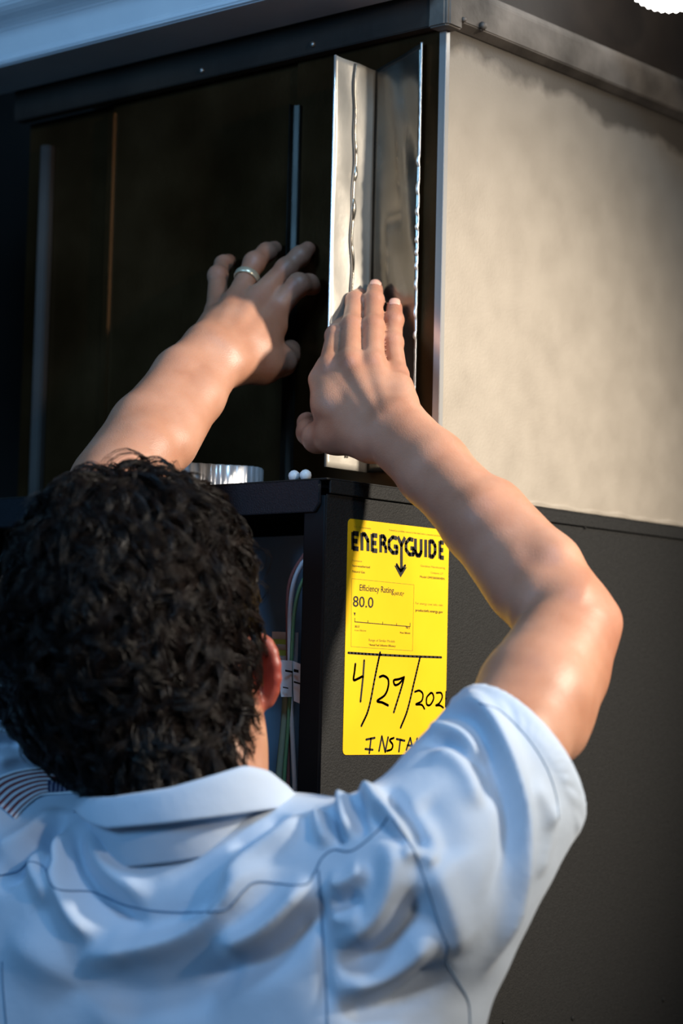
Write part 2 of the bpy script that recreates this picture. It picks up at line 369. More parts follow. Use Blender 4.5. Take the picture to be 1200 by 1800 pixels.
pen('handwritten_two', [[(729, 1216), (737, 1214), (743, 1220), (741, 1232), (731, 1238), (741, 1239), (746, 1246)]], 0.0018)
pen('handwritten_zero', [[(757, 1218), (750, 1226), (750, 1238), (756, 1239), (762, 1228), (760, 1219), (756, 1218)]], 0.0018)
pen('handwritten_two', [[(767, 1218), (775, 1218), (777, 1226), (772, 1236), (766, 1240), (773, 1240), (779, 1244)]], 0.0018)
pen('handwritten_one', [[(784, 1216), (783.5, 1228), (783, 1242)]], 0.0018)
pen('handwritten_letter', [[(643.5, 1300), (651, 1298.5), (658.5, 1297)], [(652, 1298), (649, 1324)], [(642, 1316.5), (655, 1318)]], 0.0018)
pen('handwritten_letter', [[(666, 1320), (671, 1294), (677, 1322)], [(677, 1322), (682, 1296)]], 0.0018)
pen('handwritten_letter', [[(692, 1297), (685, 1301), (690, 1309), (688, 1317), (680, 1320)]], 0.0018)
pen('handwritten_letter', [[(697, 1299), (706, 1301), (711, 1302)], [(703.5, 1300), (701, 1321)]], 0.0018)
pen('handwritten_letter', [[(714, 1318), (721, 1297), (726, 1319)], [(716, 1310), (724, 1311)]], 0.0018)
pen('handwritten_letter', [[(733, 1298), (731, 1320), (740, 1320)]], 0.0018)
pen('handwritten_letter', [[(748, 1299), (746, 1321), (755, 1321)]], 0.0018)

# --- wires and tags inside the open front
def wire(px_pts, yoff, r, m):
    return tube('wire', [onY(x, y, Y0+yo) for (x, y), yo in zip(px_pts, yoff)], r, m, furn, 8, 28)
wire([(520, 1450), (517, 1360), (512, 1250), (509, 1150), (511, 1060), (521, 1010), (545, 970), (556, 955)], [0.05, 0.05, 0.05, 0.05, 0.05, 0.052, 0.06, 0.065], 0.0021, 'wire_white')
wire([(506, 1450), (506, 1300), (507, 1200), (506, 1120), (506, 1050), (513, 1012), (535, 975), (552, 958)], [0.055]*8, 0.0018, 'wire_red')
wire([(496, 1450), (500, 1360), (508, 1250), (512, 1160), (517, 1080), (528, 1030), (546, 1000), (556, 985)], [0.048]*8, 0.0016, 'wire_green')
wire([(484, 1450), (492, 1350), (500, 1270), (503, 1220), (505, 1190)], [0.053]*5, 0.0032, 'wire_sage')
wire([(514, 1450), (532, 1385), (543, 1330), (552, 1280), (556, 1240)], [0.04]*5, 0.0018, 'wire_white')
wire([(530, 1450), (536, 1390), (545, 1310), (551, 1260), (556, 1235)], [0.035]*5, 0.0042, 'wire_black')
wire([(512, 1450), (522, 1410), (536, 1370), (548, 1345), (556, 1335)], [0.03]*5, 0.0022, 'wire_black')
wire([(556, 1350), (546, 1362), (543, 1390), (550, 1410), (558, 1415)], [0.026]*5, 0.0022, 'wire_black')
def tagsheet(name, corners, yo, m, bend=0.003):
    v = []; n = 8
    for t_ in (0, 0.0004):
        for j in range(n+1):
            for i in range(n+1):
                s, t = i/n, j/n
                c = [np.array(q, float) for q in corners]
                p = (c[0]*(1-s)+c[1]*s)*(1-t)+(c[3]*(1-s)+c[2]*s)*t
                q = onY(p[0], p[1], Y0+yo+bend*math.sin(s*math.pi)); q[1] += t_; v.append(q)
    m_ = (n+1)**2; f = []
    for j in range(n):
        for i in range(n):
            a = j*(n+1)+i; f.append((a, a+1, a+n+2, a+n+1)); f.append((m_+a, m_+a+n+1, m_+a+n+2, m_+a+1))
    return mesh(name, v, f, m, furn)
tagsheet('wire_tag', [(478, 1110), (524, 1112), (522, 1166), (478, 1162)], 0.062, 'paper')
tagsheet('tag_stripe', [(478, 1123), (504, 1124), (504, 1133), (478, 1132)], 0.0590, 'limegreen', 0.001)
tagsheet('tag_stripe', [(478, 1142), (504, 1143), (504, 1153), (478, 1152)], 0.0590, 'limegreen', 0.001)
t1 = tagsheet('wire_tag', [(486, 1160), (513, 1161), (512, 1225), (494, 1225)], 0.040, 'paper', 0.002)
t2 = tagsheet('wire_tag', [(514, 1162), (556, 1178), (556, 1250), (516, 1232)], 0.043, 'paper', 0.002)
def dash(x, y, wpx, yo, h=3, sl=0.2):
    tagsheet('printed_word', [(x, y), (x+wpx, y+wpx*sl), (x+wpx, y+wpx*sl+h), (x, y+h)], yo, 'ink', 0.0)
dash(501, 1177, 13, 0.0385, 3.5); dash(497, 1207, 9, 0.0385, 2); dash(516, 1176, 8, 0.0405, 5); dash(516, 1197, 24, 0.0405, 3, .3); dash(531, 1229, 14, 0.0405, 2, .3)

# ------------------------------------------------------------------ plenum (duct box on the furnace)
plen = empty('plenum', (0, 0, 0), 'galvanised sheet metal plenum box standing on top of the furnace', 'duct')
PB = ZT+0.0006
def stained():
    m = MT['galv'].copy(); m.name = 'galvanised_sheet_with_grime_stain'; nt = m.node_tree; L = nt.links.new
    b = next(n for n in nt.nodes if n.type == 'BSDF_PRINCIPLED'); src = b.inputs['Base Color'].links[0].from_socket
    tc = N(nt, 'ShaderNodeTexCoord'); sp = N(nt, 'ShaderNodeSeparateXYZ'); L(tc.outputs['Object'], sp.inputs[0])
    ns = N(nt, 'ShaderNodeTexNoise'); ns.inputs['Scale'].default_value = 22; ns.inputs['Detail'].default_value = 7; L(tc.outputs['Object'], ns.inputs['Vector'])
    def mth(op, a, b_):
        n = N(nt, 'ShaderNodeMath'); n.operation = op
        for i, q in enumerate((a, b_)):
            if isinstance(q, (int, float)): n.inputs[i].default_value = q
            else: L(q, n.inputs[i])
        return n.outputs[0]
    h = mth('ADD', sp.outputs[2], mth('MULTIPLY', mth('SUBTRACT', ns.outputs['Fac'], 0.5), 0.05))
    h = mth('ADD', h, mth('MULTIPLY', mth('SUBTRACT', sp.outputs[1], 1.45), 0.045))
    mr = N(nt, 'ShaderNodeMapRange'); mr.inputs[1].default_value = PZ-0.024; mr.inputs[2].default_value = PZ-0.012; mr.inputs[4].default_value = 0.78; L(h, mr.inputs[0])
    mx = N(nt, 'ShaderNodeMix'); mx.data_type = 'RGBA'; L(mr.outputs[0], mx.inputs[0]); L(src, mx.inputs[6]); mx.inputs[7].default_value = (0.055, 0.045, 0.036, 1); L(mx.outputs[2], b.inputs['Base Color'])
    return m
MT['galv_side'] = stained()
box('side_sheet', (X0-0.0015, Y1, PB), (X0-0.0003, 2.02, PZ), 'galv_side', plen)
box('front_sheet', (-1.272, Y1, PB), (X0-0.0015, Y1+0.0012, PZ), 'galv_shaded', plen)
box('front_sheet', (-1.51, Y1+0.004, PB), (-1.272, Y1+0.0052, PZ), 'galv_shaded', plen)
box('front_sheet', (XL, Y1+0.010, PB), (-1.51, Y1+0.0112, PZ), 'galv_shaded', plen)
box('back_sheet', (XL, 2.018, PB), (X0-0.0015, 2.02, PZ), 'galv_shaded', plen)
box('side_sheet', (XL-0.0012, Y1+0.010, PB), (XL, 2.02, PZ), 'galv_shaded', plen)
# corner seam, a folded strip proud of both faces
prism('corner_seam', [(X0-0.0062, Y1-0.0016), (X0+0.0012, Y1-0.0016), (X0+0.0012, Y1+0.0038), (X0-0.0001, Y1+0.0038), (X0-0.0001, Y1-0.0003), (X0-0.0062, Y1-0.0003)], 2, PB, PZ-0.004, 'edge', plen, 0.0004)
# bottom flange strip along the side
bs = [(X0-0.0003, PB), (X0+0.0016, PB), (X0+0.0018, PB+0.0022), (X0+0.0006, PB+0.0042), (X0-0.0003, PB+0.0044)]
v = []; f = []; ny = 90
for j in range(ny+1):
    y = 1.46+(2.02-1.46)*j/ny; wob = 0.0006*math.sin(j*0.9)+0.0005*math.sin(j*0.37+1)
    for (x, z) in bs: v.append((x+max(wob, -.0004)*(x > X0), y, z+wob*(z > PB+.001)))
for j in range(ny):
    for i in range(5): f.append((j*5+i, j*5+(i+1) % 5, (j+1)*5+(i+1) % 5, (j+1)*5+i))
mesh('base_bead', v, f, 'galv', plen, False)
# top flange: an angle strip round the top, dirty; front strip painted darker for its shade
prism('top_flange', [(X0+0.0002, PZ-0.001), (X0+0.0095, PZ+0.0045), (X0+0.0115, PZ+0.030), (X0+0.0100, PZ+0.036), (X0+0.004, PZ+0.036), (X0-0.0003, PZ)], 1, Y1-0.002, 2.02, 'grime', plen, 0.0008)
prism('top_flange', [(Y1-0.0002, PZ-0.002), (Y1-0.0125, PZ-0.002), (Y1-0.0135, PZ+0.004), (Y1-0.0135, PZ+0.034), (Y1-0.002, PZ+0.034), (Y1-0.0002, PZ)], 0, XL, X0+0.0005, 'dark_brown', plen, 0.0008)
box('lid', (XL, Y1-0.001, PZ+0.034), (X0+0.002, 2.02, PZ+0.038), 'grime', plen)
box('upper_sheet', (XL+0.004, Y1+0.004, PZ+0.038), (X0-0.002, 2.02, 2.60), 'dark_brown', plen)
# corner bracket at the top of the corner
prism('corner_bracket', [(X0-0.008, Y1-0.0150), (X0+0.0095, Y1-0.0150), (X0+0.0125, Y1-0.012), (X0+0.0125, Y1+0.006), (X0-0.008, Y1+0.006)], 2, PZ-0.004, PZ+0.046, 'grime', plen, 0.0015)
for (px_, py_) in ((848, 46), (813, 35)):
    screw(onX(px_, py_, X0+0.0112), (1, 0, 0), 0.004 if px_ > 830 else 0.0026, plen, 'grime', 0.003)
for (px_, py_) in ((550, 78), (355, 124)):
    screw(onY(px_, py_, Y1-0.0135), (0, -1, 0), 0.003, plen, 'steel', 0.002)
# joist edge of the dark ceiling above the flange, right
# standing seam (drive cleat) down the front
sx = -1.2715
prism('drive_cleat', [(sx-0.006, Y1-0.0002), (sx-0.0055, Y1-0.004), (sx-0.001, Y1-0.0055), (sx, Y1-0.011), (sx+0.0012, Y1-0.011), (sx+0.0014, Y1-0.0055), (sx+0.006, Y1-0.004), (sx+0.0065, Y1-0.0002)], 2, PB, 1.920, 'galv_mid', plen, 0.0004)
sx2 = -1.606
prism('drive_cleat', [(sx2-0.008, Y1+0.0098), (sx2-0.007, Y1+0.003), (sx2, Y1-0.002), (sx2+0.007, Y1+0.003), (sx2+0.008, Y1+0.0098)], 2, PB, 1.935, 'dark_brown', plen, 0.001)
sx3 = -1.51
prism('drive_cleat', [(sx3-0.006, Y1+0.0098), (sx3-0.005, Y1+0.001), (sx3+0.003, Y1+0.001), (sx3+0.004, Y1+0.0038)], 2, PB, PZ-0.01, 'galv_shaded', plen, 0.0005)

# ------------------------------------------------------------------ the new sheet-metal angle being fitted
BY = Y1-0.0045
bendx = onY(656, 300, BY)[0]; rx = onY(737.5, 300, BY)[0]
FD = 0.052                                     # flange depth toward the viewer
ang = empty('sheet_metal_angle', (0, 0, 0), 'new shiny bent sheet metal angle held under the right hand', 'sheet metal')
zt0 = onY(585, 98, BY-FD)[2]; ztR = onY(738, 76, BY)[2]; zb0 = 1.590
def panel_grid(name, A, B, zA, zB, zbot, thick, nrm, m, nu=14, nv=70, wav=0.0006):
    """thin dented sheet between vertical edges A and B (xy), top heights zA, zB"""
    v = []; f = []
    for side in (0, 1):
        for j in range(nv+1):
            for i in range(nu+1):
                s, t = i/nu, j/nv
                x, y = A[0]*(1-s)+B[0]*s, A[1]*(1-s)+B[1]*s; z = zbot+(zA*(1-s)+zB*s-zbot)*t
                w_ = wav*(math.sin(z*41+s*3)*math.sin(s*5+1)+0.6*mnoise.noise(Vector((s*2.5, z*14, 3.1))))*math.sin(math.pi*min(1, max(0, s)))**0.5
                v.append((x+nrm[0]*(w_+side*thick), y+nrm[1]*(w_+side*thick), z))
    k = (nu+1)*(nv+1); g = lambda s, j, i: s*k+j*(nu+1)+i
    for j in range(nv):
        for i in range(nu):
            f.append((g(0,j,i), g(0,j,i+1), g(0,j+1,i+1), g(0,j+1,i))); f.append((g(1,j,i), g(1,j+1,i), g(1,j+1,i+1), g(1,j,i+1)))
        f.append((g(0,j,0), g(0,j+1,0), g(1,j+1,0), g(1,j,0))); f.append((g(0,j,nu), g(1,j,nu), g(1,j+1,nu), g(0,j+1,nu)))
    for i in range(nu):
        f.append((g(0,0,i), g(1,0,i), g(1,0,i+1), g(0,0,i+1))); f.append((g(0,nv,i), g(0,nv,i+1), g(1,nv,i+1), g(1,nv,i)))
    return mesh(name, v, f, m, ang)
o = panel_grid('bent_flange', (bendx, BY-FD), (bendx, BY), zt0, zt0-0.001, zb0, -0.0011, (1, 0), 'galv_lit', wav=0.0012)
o = panel_grid('base_sheet', (bendx, BY), (rx, BY), zt0-0.001, ztR, zb0, 0.0011, (0, 1), 'galv_new', wav=0.0009)
# bright cut edge of the flange, rolled hem on the right edge, crimped lock seam
tube('cut_edge', [(bendx-0.0006, BY-FD-0.0003, zb0), (bendx-0.0006, BY-FD-0.0003, zt0)], 0.00115, 'edge', ang, 8, 12)
hp = []; hr = []
for i in range(260):
    t = i/259; z = zb0+(ztR-zb0)*t
    lump = 0.0006*max(0, math.sin(z*420+3*math.sin(z*60)))*(1 if 1.70 < z < 1.86 else 0.15)
    hp.append((rx-lump*1.2, BY-0.0008-lump*1.5, z)); hr.append(0.0011+lump)
v, f = sweep(hp, hr, 8); mesh('rolled_hem', v, f, 'edge', ang)
cs = []; cr_ = []
cyy = BY-FD*0.50
for i in range(320):
    t = i/319; z = zb0+0.01+(zt0-0.012-zb0)*t
    lump = (0.35+0.65*max(0, math.sin(z*210+2*math.sin(z*37))))*math.exp(-((z-1.815)/0.055)**2)*0.8
    cs.append((bendx+0.0006, cyy+0.0012*math.sin(z*55)+0.0007*math.sin(z*140), z)); cr_.append(0.0009+0.0024*lump)
v, f = sweep(cs, cr_, 8); mesh('crimped_seam', v, f, 'galv_new', ang)
cs2 = [(p[0]+0.0002, p[1]-0.0022, p[2]) for p in cs]
v, f = sweep(cs2, [0.0009]*len(cs2), 6); mesh('seam_groove', v, f, 'grime', ang)

# ------------------------------------------------------------------ hanging lamp, top right
lamp_c = W(1186, -72, 1.93)
lampE = empty('hanging_lamp', (0, 0, 0), 'bright round lamp with ribbed glass rim at the top right', 'lamp')
R_ = 100*1.93/F
v = []; f = []; n = 192; prof = [(0.0, -0.22), (0.35, -0.21), (0.65, -0.16), (0.88, -0.08), (1.0, 0.0), (1.0, 0.12), (0.93, 0.26), (0.6, 0.40), (0.3, 0.46)]
dn = -np.array([0, 0, 0.62])-_f*0.78; dn /= np.linalg.norm(dn); e1 = np.cross(dn, [0, 0, 1.0]); e1 /= np.linalg.norm(e1); e2 = np.cross(dn, e1)
for (r_, h_) in prof:
    for j in range(n):
        a = 2*math.pi*j/n; rr = r_*R_*(1+0.018*math.cos(48*a)*(r_ > 0.8)); v.append(lamp_c+e1*rr*math.cos(a)+e2*rr*math.sin(a)-dn*h_*R_)
for k in range(len(prof)-1):
    for j in range(n): f.append((k*n+j, k*n+(j+1) % n, (k+1)*n+(j+1) % n, (k+1)*n+j))
mesh('glass_shade', v, f, 'lamp', lampE)
v, f = sweep([lamp_c-dn*0.45*R_, lamp_c-dn*0.62*R_, lamp_c-dn*0.9*R_], [R_*0.32, R_*0.32, R_*0.2], 20); mesh('lamp_socket', v, f, 'white_plastic', lampE)
top = lamp_c-dn*0.9*R_
v, f = sweep([top, top+np.array([0, 0, 0.1]), np.array([top[0], top[1], 3.05])], 0.004, 8); mesh('lamp_cord', v, f, 'wire_black', lampE)
#PERSON
# ------------------------------------------------------------------ implicit-surface modelling helpers
class RC:                                      # round cone a->b
    def __init__(s, a, b, ra, rb):
        s.a = np.array(a, float); s.ba = np.array(b, float)-s.a; s.ra = ra; s.rb = rb; s.l2 = float(s.ba@s.ba)+1e-12
        s.c = s.a+s.ba/2; s.R = math.sqrt(s.l2)/2+max(ra, rb)
    def __call__(s, p):
        q = p-s.a; t = np.clip((q@s.ba)/s.l2, 0, 1)
        return np.linalg.norm(q-t[:, None]*s.ba, axis=1)-(s.ra+(s.rb-s.ra)*t)
class EL:                                      # ellipsoid, axes rows
    def __init__(s, c, radii, axes=np.eye(3)):
        s.c = np.array(c, float); s.r = np.array(radii, float); s.A = np.array(axes, float); s.R = float(s.r.max())
    def __call__(s, p):
        q = (p-s.c)@s.A.T; k0 = np.linalg.norm(q/s.r, axis=1)+1e-9; k1 = np.linalg.norm(q/s.r**2, axis=1)+1e-9
        return k0*(k0-1)/k1
class EC:                                      # cone with an elliptical section: squash along direction w
    def __init__(s, a, b, ra, rb, w, k):
        s.w = np.array(w, float)/np.linalg.norm(w); s.k = k; s.o = (np.array(a, float)+np.array(b, float))/2
        s.i = RC(s.sq(np.array(a, float)[None])[0], s.sq(np.array(b, float)[None])[0], ra, rb)
        s.c = s.o; s.R = s.i.R*max(1, 1/k)
    def sq(s, p): q = p-s.o; return p+(q@s.w)[:, None]*s.w*(s.k-1)
    def __call__(s, p): return s.i(s.sq(p))/max(1, s.k)
def smin(a, b, k):
    if k <= 0: return np.minimum(a, b)
    h = np.clip(0.5+0.5*(b-a)/k, 0, 1); return b+(a-b)*h-k*h*(1-h)
class Field:
    def __init__(s): s.base = []; s.groups = []; s.neg = []; s.cut = []
    def add(s, prim, k=0.01): s.base.append((prim, k)); return prim
    def group(s, prims, kin, kout): s.groups.append((prims, kin, kout))
    def __call__(s, p, c=None, R=None):
        near = (lambda q: True) if c is None else (lambda q: np.linalg.norm(q.c-c) < q.R+R+0.035)
        d = np.full(len(p), 1.0)
        for q, k in s.base:
            if near(q): d = smin(d, q(p), k)
        out = d
        for prims, kin, kout in s.groups:
            g = None
            for q in prims:
                if near(q):
                    v = q(p); g = v if g is None else smin(g, v, kin)
            if g is not None: out = np.minimum(out, smin(d, g, kout))
        for q, k in s.neg:
            if near(q): out = -smin(-out, q(p), k)
        for fn in s.cut: out = np.maximum(out, fn(p))
        return out
def polygonise(field, lo, hi, h, B=24):
    lo = np.array(lo, float); nb = np.ceil((np.array(hi)-lo)/(h*B)).astype(int)
    G = np.stack(np.meshgrid(*[np.arange(k) for k in nb], indexing='ij'), -1).reshape(-1, 3)
    cen = lo+(G+0.5)*h*B; rad = h*B*0.87
    act = G[np.abs(field(cen)) < rad*1.15+0.006]
    NX = nb*B+1; lin = lambda c: (c[..., 0]*NX[1]+c[..., 1])*NX[2]+c[..., 2]
    ar = np.arange(B+1); L = np.stack(np.meshgrid(ar, ar, ar, indexing='ij'), -1)
    cor = np.array([(i, j, k) for i in (0, 1) for j in (0, 1) for k in (0, 1)])
    edges = [(a, b) for a in range(8) for b in range(a+1, 8) if np.abs(cor[a]-cor[b]).sum() == 1]
    V = []; K = []; Q = []
    for g in act:
        idx = L+g*B; P = lo+idx*h; c = lo+(g+0.5)*h*B
        val = field(P.reshape(-1, 3), c, rad).reshape(B+1, B+1, B+1); s = val < 0
        if s.all() or not s.any(): continue
        cs = np.zeros((B, B, B), int)
        for (i, j, k) in cor: cs += s[i:B+i, j:B+j, k:B+k]
        cc = np.argwhere((cs > 0) & (cs < 8))
        cv = np.stack([val[cc[:, 0]+i, cc[:, 1]+j, cc[:, 2]+k] for (i, j, k) in cor], 1)
        acc = np.zeros((len(cc), 3)); cnt = np.zeros(len(cc))
        for a, b in edges:
            m = (cv[:, a] < 0) != (cv[:, b] < 0); t = np.where(m, cv[:, a]/(cv[:, a]-cv[:, b]+1e-20), 0)
            acc += m[:, None]*(cor[a]+t[:, None]*(cor[b]-cor[a])); cnt += m
        V.append(lo+(g*B+cc+acc/cnt[:, None])*h); K.append(lin(g*B+cc))
        for ax in range(3):
            o1, o2 = [(1, 2), (2, 0), (0, 1)][ax]
            sl0 = [slice(0, B)]*3; sl1 = [slice(0, B)]*3; sl1[ax] = slice(1, B+1)
            a = s[tuple(sl0)]; b = s[tuple(sl1)]; e = np.argwhere(a != b)
            if not len(e): continue
            fl = a[tuple(e.T)]; e = e+g*B; d1 = np.zeros(3, int); d1[o1] = 1; d2 = np.zeros(3, int); d2[o2] = 1
            q = np.stack([lin(e-d1-d2), lin(e-d2), lin(e), lin(e-d1)], 1)
            q[~fl] = q[~fl][:, ::-1]; Q.append(q)
    V = np.concatenate(V); K = np.concatenate(K); Q = np.concatenate(Q)
    o = np.argsort(K); V = V[o]; K = K[o]
    I = np.searchsorted(K, Q); I = np.clip(I, 0, len(K)-1); ok = (K[I] == Q).all(1)
    return V, I[ok]
def relax(V, Q, it=2, lam=0.5):
    E = np.concatenate([Q[:, [0, 1]], Q[:, [1, 2]], Q[:, [2, 3]], Q[:, [3, 0]]])
    for _ in range(it):
        S = np.zeros_like(V); C_ = np.zeros(len(V))
        for a in range(3):
            S[:, a] = np.bincount(E[:, 0], V[E[:, 1], a], len(V))+np.bincount(E[:, 1], V[E[:, 0], a], len(V))
        C_ = np.bincount(E[:, 0], minlength=len(V))+np.bincount(E[:, 1], minlength=len(V))
        V = V+lam*(S/np.maximum(C_, 1)[:, None]-V)
    return V
def normals(V, Q):
    n = np.cross(V[Q[:, 2]]-V[Q[:, 0]], V[Q[:, 3]]-V[Q[:, 1]]); o = np.zeros_like(V)
    for k in range(4):
        for a in range(3): o[:, a] += np.bincount(Q[:, k], n[:, a], len(V))
    return o/(np.linalg.norm(o, axis=1)[:, None]+1e-12)
def quick_mesh(name, V, Q, material, parent):
    me = bpy.data.meshes.new(name); k = Q.shape[1]
    me.vertices.add(len(V)); me.vertices.foreach_set('co', V.astype(np.float32).ravel())
    me.loops.add(Q.size); me.loops.foreach_set('vertex_index', Q.astype(np.int32).ravel())
    me.polygons.add(len(Q)); me.polygons.foreach_set('loop_start', np.arange(0, Q.size, k, dtype=np.int32))
    me.update(calc_edges=True); me.validate(); me.shade_smooth()
    return link(name, me, material, parent)
def chain(pts):                                # [(px, py, depth, radius)...] -> round cones
    P = [W(*p[:3]) for p in pts]
    return [RC(P[i], P[i+1], pts[i][3], pts[i+1][3]) for i in range(len(pts)-1)]

# ------------------------------------------------------------------ materials of the person
def skin_mat():
    m, nt, b = new_mat('skin'); L = nt.links.new
    tc = N(nt, 'ShaderNodeTexCoord')
    n1 = N(nt, 'ShaderNodeTexNoise'); n1.inputs['Scale'].default_value = 26; n1.inputs['Detail'].default_value = 6; L(tc.outputs['Object'], n1.inputs['Vector'])
    r = ramp(nt, [(0.30, (0.33, 0.150, 0.090)), (0.5, (0.385, 0.190, 0.120)), (0.72, (0.425, 0.226, 0.152))]); L(n1.outputs['Fac'], r.inputs[0])
    at = N(nt, 'ShaderNodeAttribute'); at.attribute_name = 'flush_shade'
    mx = N(nt, 'ShaderNodeMix'); mx.data_type = 'RGBA'
    L(at.outputs['Fac'], mx.inputs[0]); L(r.outputs[0], mx.inputs[6]); mx.inputs[7].default_value = (0.20, 0.028, 0.018, 1)
    L(mx.outputs[2], b.inputs['Base Color'])
    b.inputs['Roughness'].default_value = 0.46
    b.inputs['Subsurface Weight'].default_value = 0.18; b.inputs['Subsurface Radius'].default_value = (0.010, 0.0035, 0.0018); b.inputs['Subsurface Scale'].default_value = 1.0
    n2 = N(nt, 'ShaderNodeTexNoise'); n2.inputs['Scale'].default_value = 900; n2.inputs['Detail'].default_value = 3; L(tc.outputs['Object'], n2.inputs['Vector'])
    n3 = N(nt, 'ShaderNodeTexNoise'); n3.inputs['Scale'].default_value = 110; n3.inputs['Detail'].default_value = 4; L(tc.outputs['Object'], n3.inputs['Vector'])
    ad = N(nt, 'ShaderNodeMath'); ad.operation = 'ADD'; L(n2.outputs['Fac'], ad.inputs[0]); L(n3.outputs['Fac'], ad.inputs[1])
    bp = N(nt, 'ShaderNodeBump'); bp.inputs['Strength'].default_value = 0.35; bp.inputs['Distance'].default_value = 0.0006
    L(ad.outputs[0], bp.inputs['Height']); L(bp.outputs[0], b.inputs['Normal'])
    return m
MT['skin'] = skin_mat()
MT['nail'] = mat('fingernail', (0.56, 0.30, 0.22), (0.60, 0.34, 0.26), rough=0.35, nscale=80)
def cloth_mat(name, c1, c2):
    m, nt, b = new_mat(name); L = nt.links.new
    tc = N(nt, 'ShaderNodeTexCoord')
    n1 = N(nt, 'ShaderNodeTexNoise'); n1.inputs['Scale'].default_value = 10; n1.inputs['Detail'].default_value = 5; L(tc.outputs['Object'], n1.inputs['Vector'])
    r = ramp(nt, [(0.3, c1), (0.7, c2)]); L(n1.outputs['Fac'], r.inputs[0]); L(r.outputs[0], b.inputs['Base Color'])
    b.inputs['Roughness'].default_value = 0.72; b.inputs['Sheen Weight'].default_value = 0.25; b.inputs['Sheen Roughness'].default_value = 0.4
    n2 = N(nt, 'ShaderNodeTexNoise'); n2.inputs['Scale'].default_value = 1300; n2.inputs['Detail'].default_value = 2; L(tc.outputs['Object'], n2.inputs['Vector'])
    n3 = N(nt, 'ShaderNodeTexNoise'); n3.inputs['Scale'].default_value = 45; n3.inputs['Detail'].default_value = 3; L(tc.outputs['Object'], n3.inputs['Vector'])
    b1 = N(nt, 'ShaderNodeBump'); b1.inputs['Strength'].default_value = 0.25; b1.inputs['Distance'].default_value = 0.0005; L(n2.outputs['Fac'], b1.inputs['Height'])
    b2 = N(nt, 'ShaderNodeBump'); b2.inputs['Strength'].default_value = 0.22; b2.inputs['Distance'].default_value = 0.004; L(n3.outputs['Fac'], b2.inputs['Height'])
    L(b1.outputs[0], b2.inputs['Normal']); L(b2.outputs[0], b.inputs['Normal'])
    return m
MT['shirt'] = cloth_mat('pale_blue_work_shirt', (0.43, 0.51, 0.62), (0.47, 0.55, 0.66))
def hair_mat():
    m, nt, b = new_mat('dark_brown_hair'); L = nt.links.new
    tc = N(nt, 'ShaderNodeTexCoord')
    n1 = N(nt, 'ShaderNodeTexNoise'); n1.inputs['Scale'].default_value = 60; L(tc.outputs['Object'], n1.inputs['Vector'])
    r = ramp(nt, [(0.3, (0.003, 0.002, 0.0018)), (0.75, (0.012, 0.007, 0.005))]); L(n1.outputs['Fac'], r.inputs[0]); L(r.outputs[0], b.inputs['Base Color'])
    b.inputs['Roughness'].default_value = 0.34; b.inputs['Specular IOR Level'].default_value = 0.24
    return m
MT['hair'] = hair_mat()
MT['hair_base'] = mat('dark_hair_roots', (0.006, 0.004, 0.0035), rough=0.8, spec=0.1)

# ------------------------------------------------------------------ person: body
person = empty('person', (0, 0, 0), 'person in a pale blue short-sleeved work shirt seen from behind reaching up with both hands', 'person')
body = Field()
# --- head
hc = W(235, 1085, 1.555)
yawh = math.radians(14)                        # turned a little to the right
hf = _f*0 + np.array([math.sin(YAW+yawh), math.cos(YAW+yawh), 0.0])
hu = np.array([0, 0, 1.0]); ph = math.radians(10)
hf, hu = hf*math.cos(ph)+hu*math.sin(ph), hu*math.cos(ph)-hf*math.sin(ph)
hr = np.cross(hf, hu); HA = np.array([hr, hf, hu])
def H(r, f, u): return hc+hr*r+hf*f+hu*u
body.add(EL(H(0, -0.012, 0.0), (0.0745, 0.092, 0.088), HA), 0.0)
body.add(EL(H(0, 0.048, -0.030), (0.062, 0.050, 0.082), HA), 0.03)          # face mass
body.add(EL(H(0, 0.055, -0.088), (0.044, 0.042, 0.036), HA), 0.03)          # jaw, chin
body.add(RC(H(-0.055, 0.015, -0.075), H(0, 0.085, -0.108), 0.016, 0.014), 0.03)
body.add(RC(H(0.055, 0.015, -0.075), H(0, 0.085, -0.108), 0.016, 0.014), 0.03)
body.add(RC(H(0, 0.098, -0.012), H(0, 0.116, -0.048), 0.007, 0.010), 0.012)  # nose
for s_ in (-1, 1):
    body.add(RC(H(0.008*s_, 0.092, 0.004), H(0.046*s_, 0.078, 0.002), 0.008, 0.007), 0.012)   # brow
    body.add(EL(H(0.040*s_, 0.076, -0.045), (0.020, 0.016, 0.016), HA), 0.02)                # cheekbone
    body.add(EL(H(0.009*s_, 0.108, -0.052), (0.008, 0.008, 0.006), HA), 0.005)               # nostril wing
    body.neg.append((EL(H(0.031*s_, 0.100, -0.016), (0.014, 0.010, 0.008), HA), 0.006))
body.add(RC(H(-0.018, 0.094, -0.073), H(0.018, 0.094, -0.073), 0.0045, 0.0045), 0.004)
body.add(RC(H(-0.016, 0.092, -0.082), H(0.016, 0.092, -0.082), 0.005, 0.005), 0.004)
